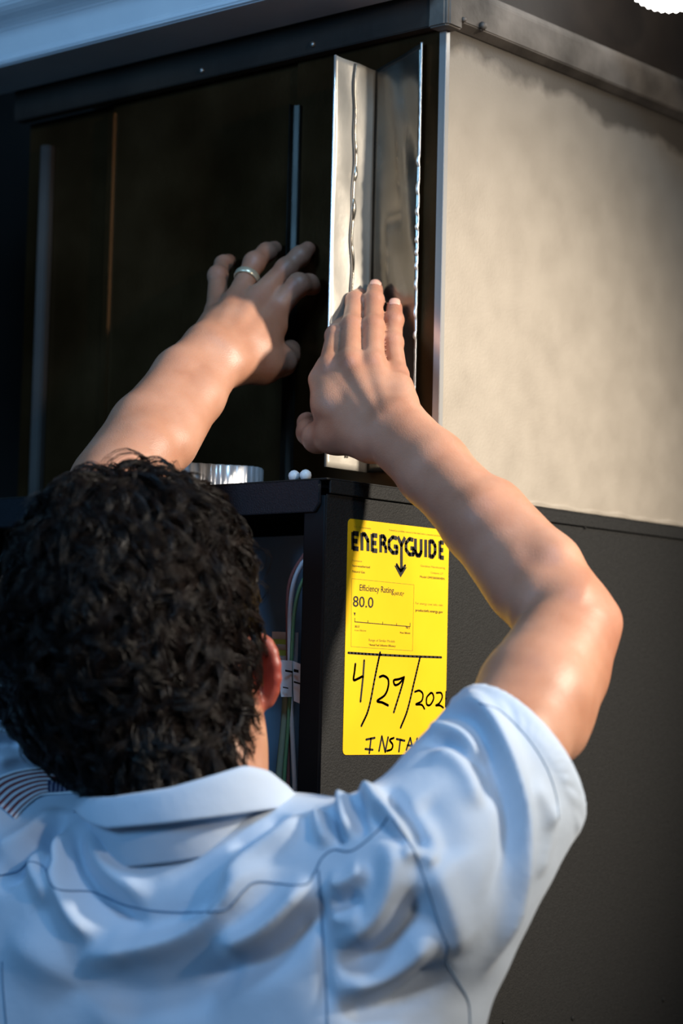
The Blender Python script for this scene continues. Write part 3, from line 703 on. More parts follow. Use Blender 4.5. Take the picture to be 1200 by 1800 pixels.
# --- ears: a flattened shell with a rim
def ear(s_, e):
    rr = hr*s_; tilt = 0.42
    ou = rr*math.cos(tilt)-hf*math.sin(tilt)     # direction the shell leans out
    th = np.cross(ou, hu)
    axes = np.array([ou, th/np.linalg.norm(th), hu])
    sh = [EL(e, (0.0138, 0.0046, 0.0222), axes)]
    rim = []
    for a in np.linspace(-0.55, 1.25, 9)*math.pi*0.62:
        rim.append(e+ou*0.0128*math.cos(a)+hu*0.0225*math.sin(a)+hf*0.0015)
    for i in range(len(rim)-1): sh.append(RC(rim[i], rim[i+1], 0.0036, 0.0036))
    sh.append(EL(e-hu*0.019+ou*0.001, (0.010, 0.005, 0.008), axes))
    sh.append(RC(e-ou*0.012, e-ou*0.022-hf*0.0, 0.010, 0.012))
    body.group(sh, 0.004, 0.006)
EAR_R = W(459, 1180, 1.553)
ear(1, EAR_R); ear(-1, EAR_R-hr*2*float((EAR_R-hc)@hr))
# --- neck and hidden torso core
tr = _r0*0.84-np.array([math.sin(YAW), math.cos(YAW), 0])*0.54; tr /= np.linalg.norm(tr); tf = np.cross(np.array([0, 0, 1.0]), tr)
for c in chain([(300, 1180, 1.555, 0.054), (318, 1300, 1.530, 0.0535), (330, 1440, 1.505, 0.058)]): body.add(c, 0.025)
SR = W(760, 1510, 1.41); SL = W(0, 1470, 1.565)
nb_ = W(335, 1500, 1.50); ch = W(390, 1800, 1.55)
nb_ = W(340, 1580, 1.525); ch = W(400, 1800, 1.53)
body.add(RC(nb_, SR+_f*0.02, 0.034, 0.028), 0.02); body.add(RC(nb_, SL, 0.036, 0.040), 0.02)
body.add(EC(nb_-[0, 0, .04], ch-[0, 0, 0.10], 0.075, 0.075, tr, 0.76), 0.02)
# --- right arm
for c in chain([(1000, 1112, 1.555, 0.0345), (941, 1222, 1.512, 0.0405), (895, 1310, 1.472, 0.0385), (760, 1510, 1.445, 0.028)]): body.add(c, 0.005)
for c in chain([(690, 756, 1.713, 0.0195), (764, 824, 1.676, 0.0228), (852, 915, 1.632, 0.0285), (930, 1008, 1.597, 0.0312), (968, 1064, 1.574, 0.0318), (1008, 1084, 1.562, 0.0285)]): body.add(c, 0.005)
for c in chain([(707, 736, 1.716, 0.0165), (768, 812, 1.685, 0.0195), (860, 915, 1.645, 0.020)]): body.add(c, 0.014)      # ulna side
for c in chain([(671, 773, 1.713, 0.0158), (746, 842, 1.678, 0.0165), (828, 930, 1.640, 0.018), (908, 1040, 1.592, 0.020)]): body.add(c, 0.012)  # radius side
for c in chain([(1005, 1070, 1.560, 0.026), (1053, 1096, 1.560, 0.0112)]): body.add(c, 0.010)                       # point of the elbow
for c in chain([(1053, 1096, 1.560, 0.0105), (1012, 1190, 1.540, 0.0190), (975, 1285, 1.505, 0.022)]): body.add(c, 0.012)   # triceps edge
for c in chain([(1049, 1088, 1.558, 0.0095), (978, 985, 1.580, 0.013), (880, 880, 1.640, 0.012)]): body.add(c, 0.016)   # ulna ridge
# --- right hand
for w_, mcp in (((664, 770, 1.716, 0.0135), (580, 645, 1.772, 0.0098)), ((678, 758, 1.712, 0.0130), (616, 638, 1.764, 0.0100)), ((694, 742, 1.712, 0.0125), (656, 638, 1.764, 0.0096)), ((707, 730, 1.716, 0.0120), (697, 660, 1.768, 0.0090))):
    for c in chain([w_, mcp]): body.add(c, 0.009)
for c in chain([(648, 772, 1.722, 0.0150), (585, 712, 1.756, 0.0160), (562, 668, 1.772, 0.0098)]): body.add(c, 0.010)     # first web muscle
for c in chain([(650, 777, 1.722, 0.0150), (590, 767, 1.752, 0.0130)]): body.add(c, 0.009)
for c in chain([(708, 705, 1.730, 0.0105), (702, 680, 1.750, 0.0090)]): body.add(c, 0.010)                           # heel of the little-finger side
for a_, b_ in (((668, 740, 1.703), (618, 645, 1.755)), ((684, 728, 1.703), (656, 645, 1.755)), ((655, 748, 1.707), (586, 652, 1.764)), ((697, 722, 1.706), (694, 664, 1.760))):
    body.add(RC(W(*a_), W(*b_), 0.0022, 0.0030), 0.007)                                                           # tendons
for q in ((580, 645, 1.766), (616, 637, 1.757), (656, 637, 1.757), (697, 659, 1.762)): body.add(EL(W(*q), (0.0072,)*3), 0.006)  # knuckles
RF = {'index': [(580, 645, 1.772, 0.0098), (591, 590, 1.810, 0.0086), (602, 566, 1.842, 0.0077), (611, 562, 1.864, 0.0070)],
      'middle': [(616, 638, 1.764, 0.0098), (618, 573, 1.808, 0.0086), (624, 529, 1.838, 0.0077), (630, 517, 1.859, 0.0070)],
      'ring': [(656, 638, 1.764, 0.0096), (656, 573, 1.806, 0.0085), (657, 527, 1.833, 0.0077), (659, 508, 1.846, 0.0069)],
      'little': [(697, 660, 1.768, 0.0090), (690, 602, 1.802, 0.0081), (692, 562, 1.822, 0.0075), (693, 541, 1.832, 0.0068)],
      'thumb': [(590, 767, 1.752, 0.0128), (558, 769, 1.772, 0.0116), (545, 759, 1.792, 0.0104), (540, 743, 1.812, 0.0090)]}
for nme, pts in RF.items():
    pr = chain(pts)
    for q in pts[1:3]: pr.append(EL(W(q[0], q[1]+1, q[2]-0.0015), (q[3]*1.06,)*3))
    body.group(pr, 0.0035, 0.0055 if nme != 'thumb' else 0.010)
# --- left arm
for c in chain([(376, 618, 1.826, 0.0190), (338, 663, 1.805, 0.0215), (284, 736, 1.765, 0.0255), (246, 801, 1.73, 0.0315), (185, 885, 1.69, 0.0350), (130, 970, 1.65, 0.0350), (90, 1040, 1.62, 0.034)]): body.add(c, 0.005)
for c in chain([(357, 604, 1.828, 0.0155), (312, 655, 1.80, 0.0185), (245, 745, 1.755, 0.022), (180, 840, 1.71, 0.024)]): body.add(c, 0.010)
for c in chain([(396, 642, 1.822, 0.0155), (352, 700, 1.792, 0.0185), (300, 780, 1.745, 0.022)]): body.add(c, 0.010)
for c in chain([(90, 1040, 1.62, 0.036), (-18, 1240, 1.585, 0.038), (0, 1470, 1.565, 0.042)]): body.add(c, 0.010)
# --- left hand
for w_, mcp in (((356, 604, 1.830, 0.0140), (381, 548, 1.884, 0.0098)), ((366, 610, 1.826, 0.0145), (414, 530, 1.880, 0.0106)), ((380, 622, 1.824, 0.0150), (452, 526, 1.879, 0.0110)), ((394, 634, 1.826, 0.0150), (482, 546, 1.882, 0.0110))):
    for c in chain([w_, mcp]): body.add(c, 0.009)
for c in chain([(398, 640, 1.828, 0.0160), (448, 618, 1.856, 0.0170), (480, 575, 1.876, 0.0120)]): body.add(c, 0.012)
for c in chain([(404, 645, 1.830, 0.0155), (462, 643, 1.858, 0.0145)]): body.add(c, 0.010)
for a_, b_ in (((378, 600, 1.816), (416, 532, 1.872)), ((392, 608, 1.815), (452, 530, 1.870)), ((402, 618, 1.816), (480, 548, 1.872))):
    body.add(RC(W(*a_), W(*b_), 0.0028, 0.0030), 0.009)
LF = {'little': [(381, 548, 1.884, 0.0096), (383, 484, 1.918, 0.0082), (393, 464, 1.944, 0.0073), (402, 459, 1.967, 0.0066)],
      'ring': [(414, 530, 1.880, 0.0102), (447, 461, 1.908, 0.0088), (469, 443, 1.924, 0.0078), (482, 437, 1.936, 0.0069)],
      'middle': [(452, 526, 1.879, 0.0106), (503, 472, 1.900, 0.0089), (527, 450, 1.905, 0.0080), (541, 438, 1.910, 0.0070)],
      'index': [(482, 546, 1.882, 0.0108), (525, 500, 1.884, 0.0094), (543, 499, 1.895, 0.0080), (550, 505, 1.900, 0.0072)],
      'thumb': [(462, 643, 1.858, 0.0140), (494, 635, 1.876, 0.0122), (503, 624, 1.892, 0.0108), (510, 615, 1.908, 0.0090)]}
for nme, pts in LF.items():
    pr = chain(pts)
    for q in pts[1:3]: pr.append(EL(W(q[0], q[1]+1, q[2]-0.0015), (q[3]*1.06,)*3))
    body.group(pr, 0.0035, 0.0055 if nme != 'thumb' else 0.010)
allp = [q for q, _ in body.base]+[q for g in body.groups for q in g[0]]
lo = np.min([q.c-q.R for q in allp], axis=0)-0.01; hi = np.max([q.c+q.R for q in allp], axis=0)+0.01
V, Q = polygonise(body, lo, hi, 0.0016)
V = relax(V, Q, 2, 0.5)
body_o = quick_mesh('body', V, Q, 'skin', person)
# flush: ears, knuckles and finger ends are redder skin; the dark red also paints the ear's shade
fl = np.zeros(len(V))
def blush(c, r, a):
    global fl
    fl = np.maximum(fl, a*np.clip(1-np.linalg.norm(V-c, axis=1)/r, 0, 1)**0.7)
blush(EAR_R, 0.048, 1.3); blush(EAR_R-hr*2*float((EAR_R-hc)@hr), 0.036, 0.95)
for D in (RF, LF):
    for pts in D.values():
        for q in pts[:3]: blush(W(q[0], q[1], q[2]-q[3]), 0.013, 0.22)
        blush(W(*pts[3][:3]), 0.016, 0.35)
blush(W(1066, 1094, 1.55), 0.045, 0.25)
at = body_o.data.attributes.new('flush_shade', 'FLOAT', 'POINT'); at.data.foreach_set('value', np.clip(fl, 0, 1).astype(np.float32))
# fingernails of the right hand that face the viewer
def nail(pts, wpx):
    a = W(*pts[2][:3]); b = W(*pts[3][:3]); d = (b-a)/np.linalg.norm(b-a); back = -ray(pts[3][0], pts[3][1]); back /= np.linalg.norm(back)
    n_ = back-d*(back@d); n_ /= np.linalg.norm(n_); s = np.cross(d, n_); r = pts[3][3]+0.0004
    v = []; f = []; nu, nv = 8, 6
    for j in range(nv+1):
        for i in range(nu+1):
            u = (i/nu-0.5)*2; t = j/nv; hw = 0.86*math.sqrt(max(0, 1-abs(2*t-1)**4*0.35))
            ang_ = u*0.85*hw; v.append(b+d*(-0.0030+0.0082*t)+(n_*math.cos(ang_)+s*math.sin(ang_))*(r-0.0016*max(0, t-0.6)*1.2))
    for j in range(nv):
        for i in range(nu): a_ = j*(nu+1)+i; f.append((a_, a_+1, a_+nu+2, a_+nu+1))
    o = mesh('fingernail', v, f, 'nail', person); md = o.modifiers.new('thick', 'SOLIDIFY'); md.thickness = 0.0006; md.offset = -1
for k_ in ('ring', 'little'): nail(RF[k_], 20)
# finger ring on the left hand
p0, p1 = W(*LF['ring'][0][:3]), W(*LF['ring'][1][:3]); t_ = 0.60; rc0 = p0+(p1-p0)*t_; ax_ = (p1-p0)/np.linalg.norm(p1-p0)
rr_ = LF['ring'][0][3]*(1-t_)+LF['ring'][1][3]*t_+0.0004
e1 = np.cross(ax_, [0, 0, 1.0]); e1 /= np.linalg.norm(e1); e2 = np.cross(ax_, e1); v = []; f = []; n = 48; sec = [(-0.0030, 0), (-0.0030, 0.0011), (-0.0018, 0.0017), (0.0018, 0.0017), (0.0030, 0.0011), (0.0030, 0)]
for j in range(n):
    a = 2*math.pi*j/n
    for (w_, h_) in sec: v.append(rc0+ax_*w_+(e1*math.cos(a)+e2*math.sin(a))*(rr_+h_))
k = len(sec)
for j in range(n):
    for i in range(k): f.append((j*k+i, j*k+(i+1) % k, ((j+1) % n)*k+(i+1) % k, ((j+1) % n)*k+i))
rg = mesh('finger_ring', v, f, 'gold', person); rg['label'] = 'polished metal ring on the left ring finger'

# ------------------------------------------------------------------ person: hair
hair_f = Field()
hair_f.add(EL(W(240, 1062, 1.552)-hf*0.010, (0.0800, 0.108, 0.0955), HA), 0.0)
hair_f.add(EL(W(228, 1175, 1.535)-hf*0.006, (0.0850, 0.088, 0.080), HA), 0.02)
hair_f.add(RC(W(278, 1290, 1.510), W(305, 1365, 1.490), 0.060, 0.054), 0.025)
def bulge(p):
    return 0
hcut = lambda p: ((p-hc)@hf)-0.040-np.clip(((p-hc)@hu)*0.75, -0.085, 0.06)          # leave the face free
earcut = EL(EAR_R+hr*0.004+hf*0.012, (0.030, 0.030, 0.036), HA)
hair_f.cut.append(hcut); hair_f.neg.append((earcut, 0.008))
hair_f.neg.append((RC(W(482, 1230, 1.535), W(476, 1420, 1.50), 0.014, 0.016), 0.01))
lo = W(226, 1090, 1.55)-0.2; hi = W(226, 1090, 1.55)+0.2
HV, HQ = polygonise(hair_f, lo, hi, 0.003)
HN = normals(HV, HQ)
dz = np.array([mnoise.noise(Vector(p*38)) * 0.0075 + mnoise.noise(Vector(p*85)) * 0.004 for p in HV])
HB = HV+HN*(dz-0.004)[:, None]
hair = quick_mesh('hair', HB, HQ, 'hair_base', person); hair['label'] = 'thick dark curly hair'
# curls: clumps of strands that start on the shell and wave over it
up_h = (HV-hc)@hu; hair_ok = (hcut(HV) < -0.004) & (np.linalg.norm(HV-EAR_R-hr*0.004, axis=1) > 0.036); okv = np.where(hair_ok)[0]
def strands(nclump, per, rad, seed, wild=1.0):
    r = np.random.default_rng(seed); npt = 15
    ci = r.choice(okv, nclump); VV = []; QQ = []; base = 0; SEG = 3
    for c in ci:
        p = HV[c]+HN[c]*dz[c]*0.9; n = HN[c]; u = float((p-hc)@hu)
        low = np.clip((-u-0.03)/0.09, 0, 1)                    # shorter, flatter toward the nape
        down = -hu+hf*0.15; rnd = r.normal(size=3)
        crown = H(0.01, -0.02, 0.09)
        flow = (p-crown); flow = flow-n*(flow@n); flow /= np.linalg.norm(flow)+1e-9
        t = flow*(0.9-0.2*low)+down*0.35*low+rnd*(0.75-0.55*low); t = t-n*(t@n); t /= np.linalg.norm(t)+1e-9
        b = np.cross(n, t); Ln = (0.036+0.026*r.random())*(1-0.55*low); amp = (0.0042+0.0044*r.random())*(1-0.75*low); turns = 0.9+0.9*r.random(); ph_ = r.random()*6.28
        s = np.linspace(0, 1, npt)[:, None]; hl = r.random()
        lift = (0.004+0.006*r.random())*(1-0.7*low)*wild; amp *= wild**0.5
        curv = -Ln*Ln*s**2/(2*0.085)
        for k in range(per):
            off = (b*r.normal()*0.0015+t*r.normal()*0.0022+n*r.normal()*0.0007); a2 = amp*(0.9+0.2*r.random()); pp = ph_+r.normal()*0.13
            path = p+off+t*(s*Ln)+n*(-0.002+lift*np.sin(s*math.pi*0.9)+curv*0.8)+(b*np.sin(turns*6.28*s+pp)+n*np.cos(turns*6.28*s+pp)*0.75)*a2*(0.35+0.65*s)
            tg = np.gradient(path, axis=0); tg /= np.linalg.norm(tg, axis=1)[:, None]+1e-9
            ref = n+0.3*b; x = np.cross(tg, ref); x /= np.linalg.norm(x, axis=1)[:, None]+1e-9; y = np.cross(tg, x)
            rr = rad*(0.8+0.4*r.random())*np.sqrt(np.clip(1.05-s, 0.05, 1))
            ring = np.stack([path+rr*(x*math.cos(q)+y*math.sin(q)) for q in (0, 2.094, 4.189)], 1).reshape(-1, 3)
            VV.append(ring)
            i = np.arange(npt-1)[:, None]; j = np.arange(3)[None]; j2 = (j+1) % 3
            QQ.append((np.stack([i*3+j, i*3+j2, (i+1)*3+j2, (i+1)*3+j], -1)).reshape(-1, 4)+base); base += npt*3
    return np.concatenate(VV), np.concatenate(QQ)
sv, sq = strands(1250, 13, 0.00034, 3)
okv0 = okv; okv = np.where(hair_ok & (up_h > 0.035))[0]
s2, q2 = strands(70, 3, 0.00028, 11, 1.7)
okv = okv0; sq = np.concatenate([sq, q2+len(sv)]); sv = np.concatenate([sv, s2])
hs = quick_mesh('curls', sv, sq, 'hair', hair); hs['kind'] = 'stuff'

# ------------------------------------------------------------------ person: shirt
sh = Field()
sh.add(RC(W(335, 1568, 1.495), W(660, 1548, 1.425), 0.054, 0.052), 0.0)
sh.add(RC(W(335, 1568, 1.495), W(40, 1515, 1.575), 0.054, 0.053), 0.02)
sh.add(EC(W(390, 1690, 1.525), W(430, 2500, 1.50), 0.118, 0.125, tr, 0.76), 0.05)
sh.add(RC(W(560, 1650, 1.45), W(620, 1850, 1.435), 0.070, 0.074), 0.04)
sh.add(RC(W(150, 1640, 1.535), W(60, 1880, 1.55), 0.080, 0.085), 0.05)
class Sleeve:                                   # cones joined, cut at the hem, hollow at the hem
    def __init__(s, cones, k, p0, n, hollow):
        s.q = cones; s.k = k; s.p0 = p0; s.n = n; s.h = hollow
        lo_ = np.min([q.c-q.R for q in cones], axis=0); hi_ = np.max([q.c+q.R for q in cones], axis=0); s.c = (lo_+hi_)/2; s.R = float(np.linalg.norm(hi_-lo_)/2)
    def __call__(s, p):
        d = s.q[0](p)
        for q in s.q[1:]: d = smin(d, q(p), s.k)
        d = -smin(-d, -((p-s.p0)@s.n), 0.004)
        return -smin(-d, s.h(p), 0.003)
ax_s = W(945, 1228, 1.50)-W(760, 1510, 1.39); ax_s /= np.linalg.norm(ax_s)
c1, c2, c3 = W(826, 1210, 1.478), W(1003, 1436, 1.478), W(966, 1276, 1.422)
cuffn = np.cross(c2-c1, c3-c1); cuffn /= np.linalg.norm(cuffn); cuffn *= np.sign(cuffn@ax_s); cuff0 = (c1+c2)/2
sh.add(Sleeve([RC(W(738, 1520, 1.418), W(985, 1222, 1.500), 0.056, 0.049), RC(W(745, 1750, 1.44), W(975, 1385, 1.475), 0.042, 0.018), RC(W(740, 1605, 1.425), W(942, 1310, 1.475), 0.054, 0.038)],
              0.03, cuff0, cuffn, RC(cuff0-ax_s*0.016, cuff0+ax_s*0.09, 0.040, 0.048)), 0.025)
lc0 = W(-40, 1214, 1.59); lcn = W(0, 1050, 1.62)-W(-20, 1300, 1.58); lcn /= np.linalg.norm(lcn)
sh.add(Sleeve([RC(W(30, 1500, 1.575), W(-28, 1150, 1.597), 0.058, 0.059), RC(W(-30, 1640, 1.58), W(-85, 1250, 1.59), 0.066, 0.045)], 0.04, lc0, lcn, RC(W(-18, 1260, 1.585), W(-5, 1080, 1.603), 0.043, 0.048)), 0.03)
# neck opening
sh.neg.append((RC(W(333, 1362, 1.49), W(330, 1300, 1.50), 0.048, 0.056), 0.008))
lo = np.min([q.c-q.R for q, _ in sh.base], axis=0)-0.02; hi = np.max([q.c+q.R for q, _ in sh.base], axis=0)+0.02
lo[2] = 0.95
SV, SQ = polygonise(sh, lo, hi, 0.0023)
SV = relax(SV, SQ, 3, 0.5)
SN = normals(SV, SQ)
def trace_line(pts, n=None, d0=1.25, d1=1.72):
    pts = spline([(x, y, 0) for x, y in pts], n or 6*len(pts)); ds = np.linspace(d0, d1, 190)
    R_ = np.array([ray(p[0], p[1]) for p in pts]); val = sh((CAM+R_[:, None]*ds[None, :, None]).reshape(-1, 3)).reshape(len(pts), -1)
    i = np.argmax(val < 0, axis=1); ok = (val[np.arange(len(pts)), i] < 0) & (i > 0); k = np.arange(len(pts))[ok]; i = i[ok]
    va, vb = val[k, i-1], val[k, i]; t = va/(va-vb); d = ds[i-1]+t*(ds[1]-ds[0])
    return CAM+R_[k]*d[:, None]
disp = np.zeros(len(SV))
def fold(pts, amp, w, taper=0.25):
    """raise (amp > 0) or sink the cloth along a traced fold line; mm"""
    L_ = trace_line(pts)
    if len(L_) < 2: return
    seg = L_[1:]-L_[:-1]; cum = np.concatenate([[0], np.cumsum(np.linalg.norm(seg, axis=1))]); best = np.full(len(SV), 9.0); pos = np.zeros(len(SV))
    lo_, hi_ = L_.min(0)-w*0.003*1.2, L_.max(0)+w*0.003*1.2
    sel = np.where(((SV > lo_) & (SV < hi_)).all(1))[0]; P = SV[sel]; bb = np.full(len(sel), 9.0); pp = np.zeros(len(sel))
    for i in range(len(seg)):
        q = P-L_[i]; t = np.clip((q@seg[i])/(seg[i]@seg[i]+1e-12), 0, 1); d = np.linalg.norm(q-t[:, None]*seg[i], axis=1)
        m = d < bb; bb[m] = d[m]; pp[m] = (cum[i]+t*(cum[i+1]-cum[i]))[m]
    s = pp/cum[-1]; end = np.clip(np.minimum(s, 1-s)/taper, 0, 1) if taper else 1.0; end = end*end*(3-2*end) if taper else 1.0
    disp[sel] += 1.9*amp*0.001*np.exp(-(bb/(w*0.00085))**1.7)*end
FOLDS = [
 ([(120, 1690), (222, 1671), (310, 1650), (372, 1619), (413, 1583), (440, 1550), (500, 1500)], 9, 11),
 ([(370, 1668), (413, 1660), (465, 1634), (517, 1588), (552, 1535)], 8, 9),
 ([(330, 1740), (400, 1712), (480, 1680), (540, 1620), (566, 1560)], -7, 11),
 ([(200, 1640), (300, 1622), (370, 1590), (400, 1560)], -3.5, 11),
 ([(385, 1580), (439, 1511), (496, 1469), (543, 1428)], 6, 10),
 ([(400, 1500), (460, 1462), (510, 1428)], -4, 9),
 ([(60, 1720), (150, 1745), (300, 1745), (420, 1700)], -5, 18),
 ([(0, 1640), (80, 1690), (160, 1760), (240, 1800)], 4, 18),
 ([(104, 1450), (100, 1500), (108, 1560), (140, 1620), (190, 1660)], 7, 9),
 ([(135, 1445), (128, 1490), (150, 1545), (200, 1592), (260, 1625)], -7, 8),
 ([(160, 1450), (165, 1490), (200, 1540), (270, 1580)], 4, 10),
 ([(78, 1455), (82, 1500), (90, 1545)], -7, 6),
 ([(60, 1465), (55, 1510), (75, 1560), (90, 1600)], 5, 8),
 ([(-20, 1555), (25, 1525), (62, 1475), (120, 1425)], -9, 9),
 ([(-20, 1500), (40, 1470), (110, 1415)], 4, 10),
 # right shoulder wrinkles
 ([(556, 1424), (566, 1455), (580, 1490)], 5, 6), ([(582, 1418), (590, 1450), (606, 1486)], -6, 5),
 ([(600, 1385), (606, 1430), (618, 1480)], 6, 6), ([(628, 1398), (630, 1440), (640, 1475)], -6, 5),
 ([(612, 1380), (655, 1400), (700, 1450), (732, 1486)], 6, 7), ([(650, 1420), (690, 1465), (720, 1505)], -5, 6),
 ([(670, 1385), (710, 1430), (742, 1482), (770, 1500)], -7, 6),
 ([(700, 1500), (740, 1500), (770, 1520)], 4, 6),
 # gathered side panel
 ([(572, 1650), (625, 1640), (670, 1600), (692, 1530), (690, 1450)], 6, 11),
 ([(580, 1700), (660, 1680), (715, 1625), (738, 1550)], -6, 12),
 ([(575, 1738), (650, 1725), (720, 1680), (765, 1620)], 6, 12),
 ([(575, 1775), (660, 1770), (740, 1730), (785, 1680)], -6, 11),
 ([(572, 1555), (610, 1550), (650, 1520)], 5, 7), ([(572, 1585), (600, 1592), (640, 1575)], -4, 6), ([(572, 1612), (605, 1612), (640, 1600)], 3, 6),
 ([(560, 1540), (566, 1620), (570, 1700), (576, 1800)], -3.0, 5),
 # sleeve
 ([(742, 1312), (765, 1270), (798, 1250), (840, 1270), (873, 1345), (892, 1430), (888, 1497), (868, 1560), (845, 1620)], -7, 7, 0.45),
 ([(800, 1232), (835, 1240), (872, 1292), (905, 1388), (912, 1472), (898, 1576), (865, 1680), (832, 1734)], 7, 9),
 ([(736, 1308), (790, 1300), (832, 1336), (856, 1380), (866, 1430)], -5, 6),
 ([(744, 1290), (775, 1283), (815, 1300), (845, 1345)], 4, 6),
 ([(744, 1340), (790, 1330), (826, 1370), (840, 1430)], 3, 9),
 ([(728, 1400), (770, 1440), (800, 1520)], -3, 14),
 ([(750, 1500), (775, 1560), (800, 1640), (800, 1690)], 4, 12),
 ([(965, 1410), (965, 1470), (945, 1550)], 1.6, 8), ([(925, 1380), (950, 1400), (975, 1450)], 2, 8),
 # left sleeve bands
 ([(-30, 1270), (0, 1262), (30, 1266)], -6, 5), ([(-30, 1288), (0, 1284), (35, 1288)], 4, 5), ([(-30, 1312), (5, 1308), (45, 1312)], -4, 5), ([(-20, 1345), (30, 1328), (80, 1335)], 4, 7),
]
for fo in FOLDS: fold(*fo)
for a_ in (7, 15, 31, 58):
    k1, k2, k3 = rng.normal(size=3), rng.normal(size=3), rng.normal(size=3)
    disp += 0.011/a_*np.sin((SV@k1)*a_*1.4+2*np.sin((SV@k2)*a_*0.8))*np.sin((SV@k3)*a_)
hemd = (SV-cuff0)@cuffn; near_ = np.linalg.norm(SV-cuff0, axis=1) < 0.10
hem = np.clip((hemd+0.0165)/0.003, 0, 1)*near_
disp += hem*(0.0011+0.0007*np.sin(np.arctan2((SV-cuff0)@_u, (SV-cuff0)@_r)*26)*np.clip(1-np.abs(hemd+0.012)/0.006, 0, 1))
SV2 = SV+SN*disp[:, None]
SV2 = relax(SV2, SQ, 1, 0.4)
shirt = quick_mesh('shirt', SV2, SQ, 'shirt', person); shirt['label'] = 'pale blue short-sleeved work shirt'
from mathutils.bvhtree import BVHTree
bvh = BVHTree.FromPolygons([Vector(p) for p in SV2], [tuple(q) for q in SQ.tolist()])
def on_shirt(px, py, lift=0.0):
    r = Vector(ray(px, py)).normalized(); h = bvh.ray_cast(Vector(CAM), r)
    if h[0] is None: return None
    return np.array(h[0])+np.array(h[1])*lift
def seam(name, pts, r=0.0007, lift=0.0, m='thread'):
    L_ = [on_shirt(p[0], p[1], lift) for p in spline([(x, y, 0) for x, y in pts], 8*len(pts))]; L_ = [p for p in L_ if p is not None]
    if len(L_) < 3: return
    v, f = sweep(L_, r, 6); mesh(name, v, f, m, shirt)
seam('yoke_seam', [(-5, 1540), (31, 1531), (52, 1515), (78, 1526), (98, 1562), (155, 1567), (181, 1575), (217, 1590), (269, 1601), (336, 1604), (393, 1600), (412, 1585), (429, 1565), (455, 1550), (532, 1556), (552, 1535), (565, 1509), (586, 1494), (619, 1495), (661, 1463), (682, 1436)])
seam('armhole_seam', [(690, 1440), (723, 1488), (744, 1538), (773, 1630), (786, 1663), (785, 1692), (807, 1730), (823, 1763), (826, 1810)])
seam('pleat_seam', [(560, 1530), (564, 1600), (570, 1700), (576, 1810)])
seam('pleat_seam', [(4, 1690), (6, 1740), (12, 1810)])
seam('hem_stitch', [(842, 1236), (880, 1250), (925, 1295), (958, 1345), (976, 1395), (982, 1440)], 0.0005)
# cuff hem: a rolled band round the sleeve opening, following the real edge
# --- collar
def collar_y(tab, x): return float(np.interp(x, [a for a, b in tab], [b for a, b in tab]))
TOP = [(148, 1404), (200, 1402), (300, 1386), (380, 1362), (430, 1346), (470, 1356), (500, 1382), (518, 1406)]
BOT = [(148, 1424), (170, 1446), (200, 1457), (300, 1447), (400, 1433), (450, 1425), (500, 1416), (520, 1412)]
def ringpt(th, y, grow):
    x = 333+185*math.cos(th)*(1+grow/0.068); d = 1.487-(0.069+grow)*math.sin(th)
    return W(x, y, d)
v = []; f = []; nth = 96; prof = 9
for i in range(nth):
    th = 2*math.pi*i/nth; x = 333+185*math.cos(th); yt, yb = collar_y(TOP, x), collar_y(BOT, x)
    if math.sin(th) < 0:
        s_ = -math.sin(th); yt = yt*(1-s_)+1425*s_; yb = yb*(1-s_)+1475*s_
    for j in range(prof):
        t = j/(prof-1); y = yt+(yb-yt)*t; v.append(ringpt(th, y, 0.0015+0.0055*t**0.8-0.002*(t-0.5)**2))
    for j in range(4):
        t = j/3; y = yt+2+(yb+70-yt)*t; v.append(ringpt(th, y, -0.001-0.0015*math.sin(t*3)-0.004*t*t))
pk = prof+4
order = list(range(prof))[::-1]+list(range(prof, pk))
for i in range(nth):
    for a, b in zip(order[:-1], order[1:]): f.append((i*pk+a, i*pk+b, ((i+1) % nth)*pk+b, ((i+1) % nth)*pk+a))
co = mesh('collar', v, f, 'shirt', shirt); md = co.modifiers.new('thick', 'SOLIDIFY'); md.thickness = 0.0016; md.offset = 1
ss = co.modifiers.new('sub', 'SUBSURF'); ss.levels = 1; ss.render_levels = 1
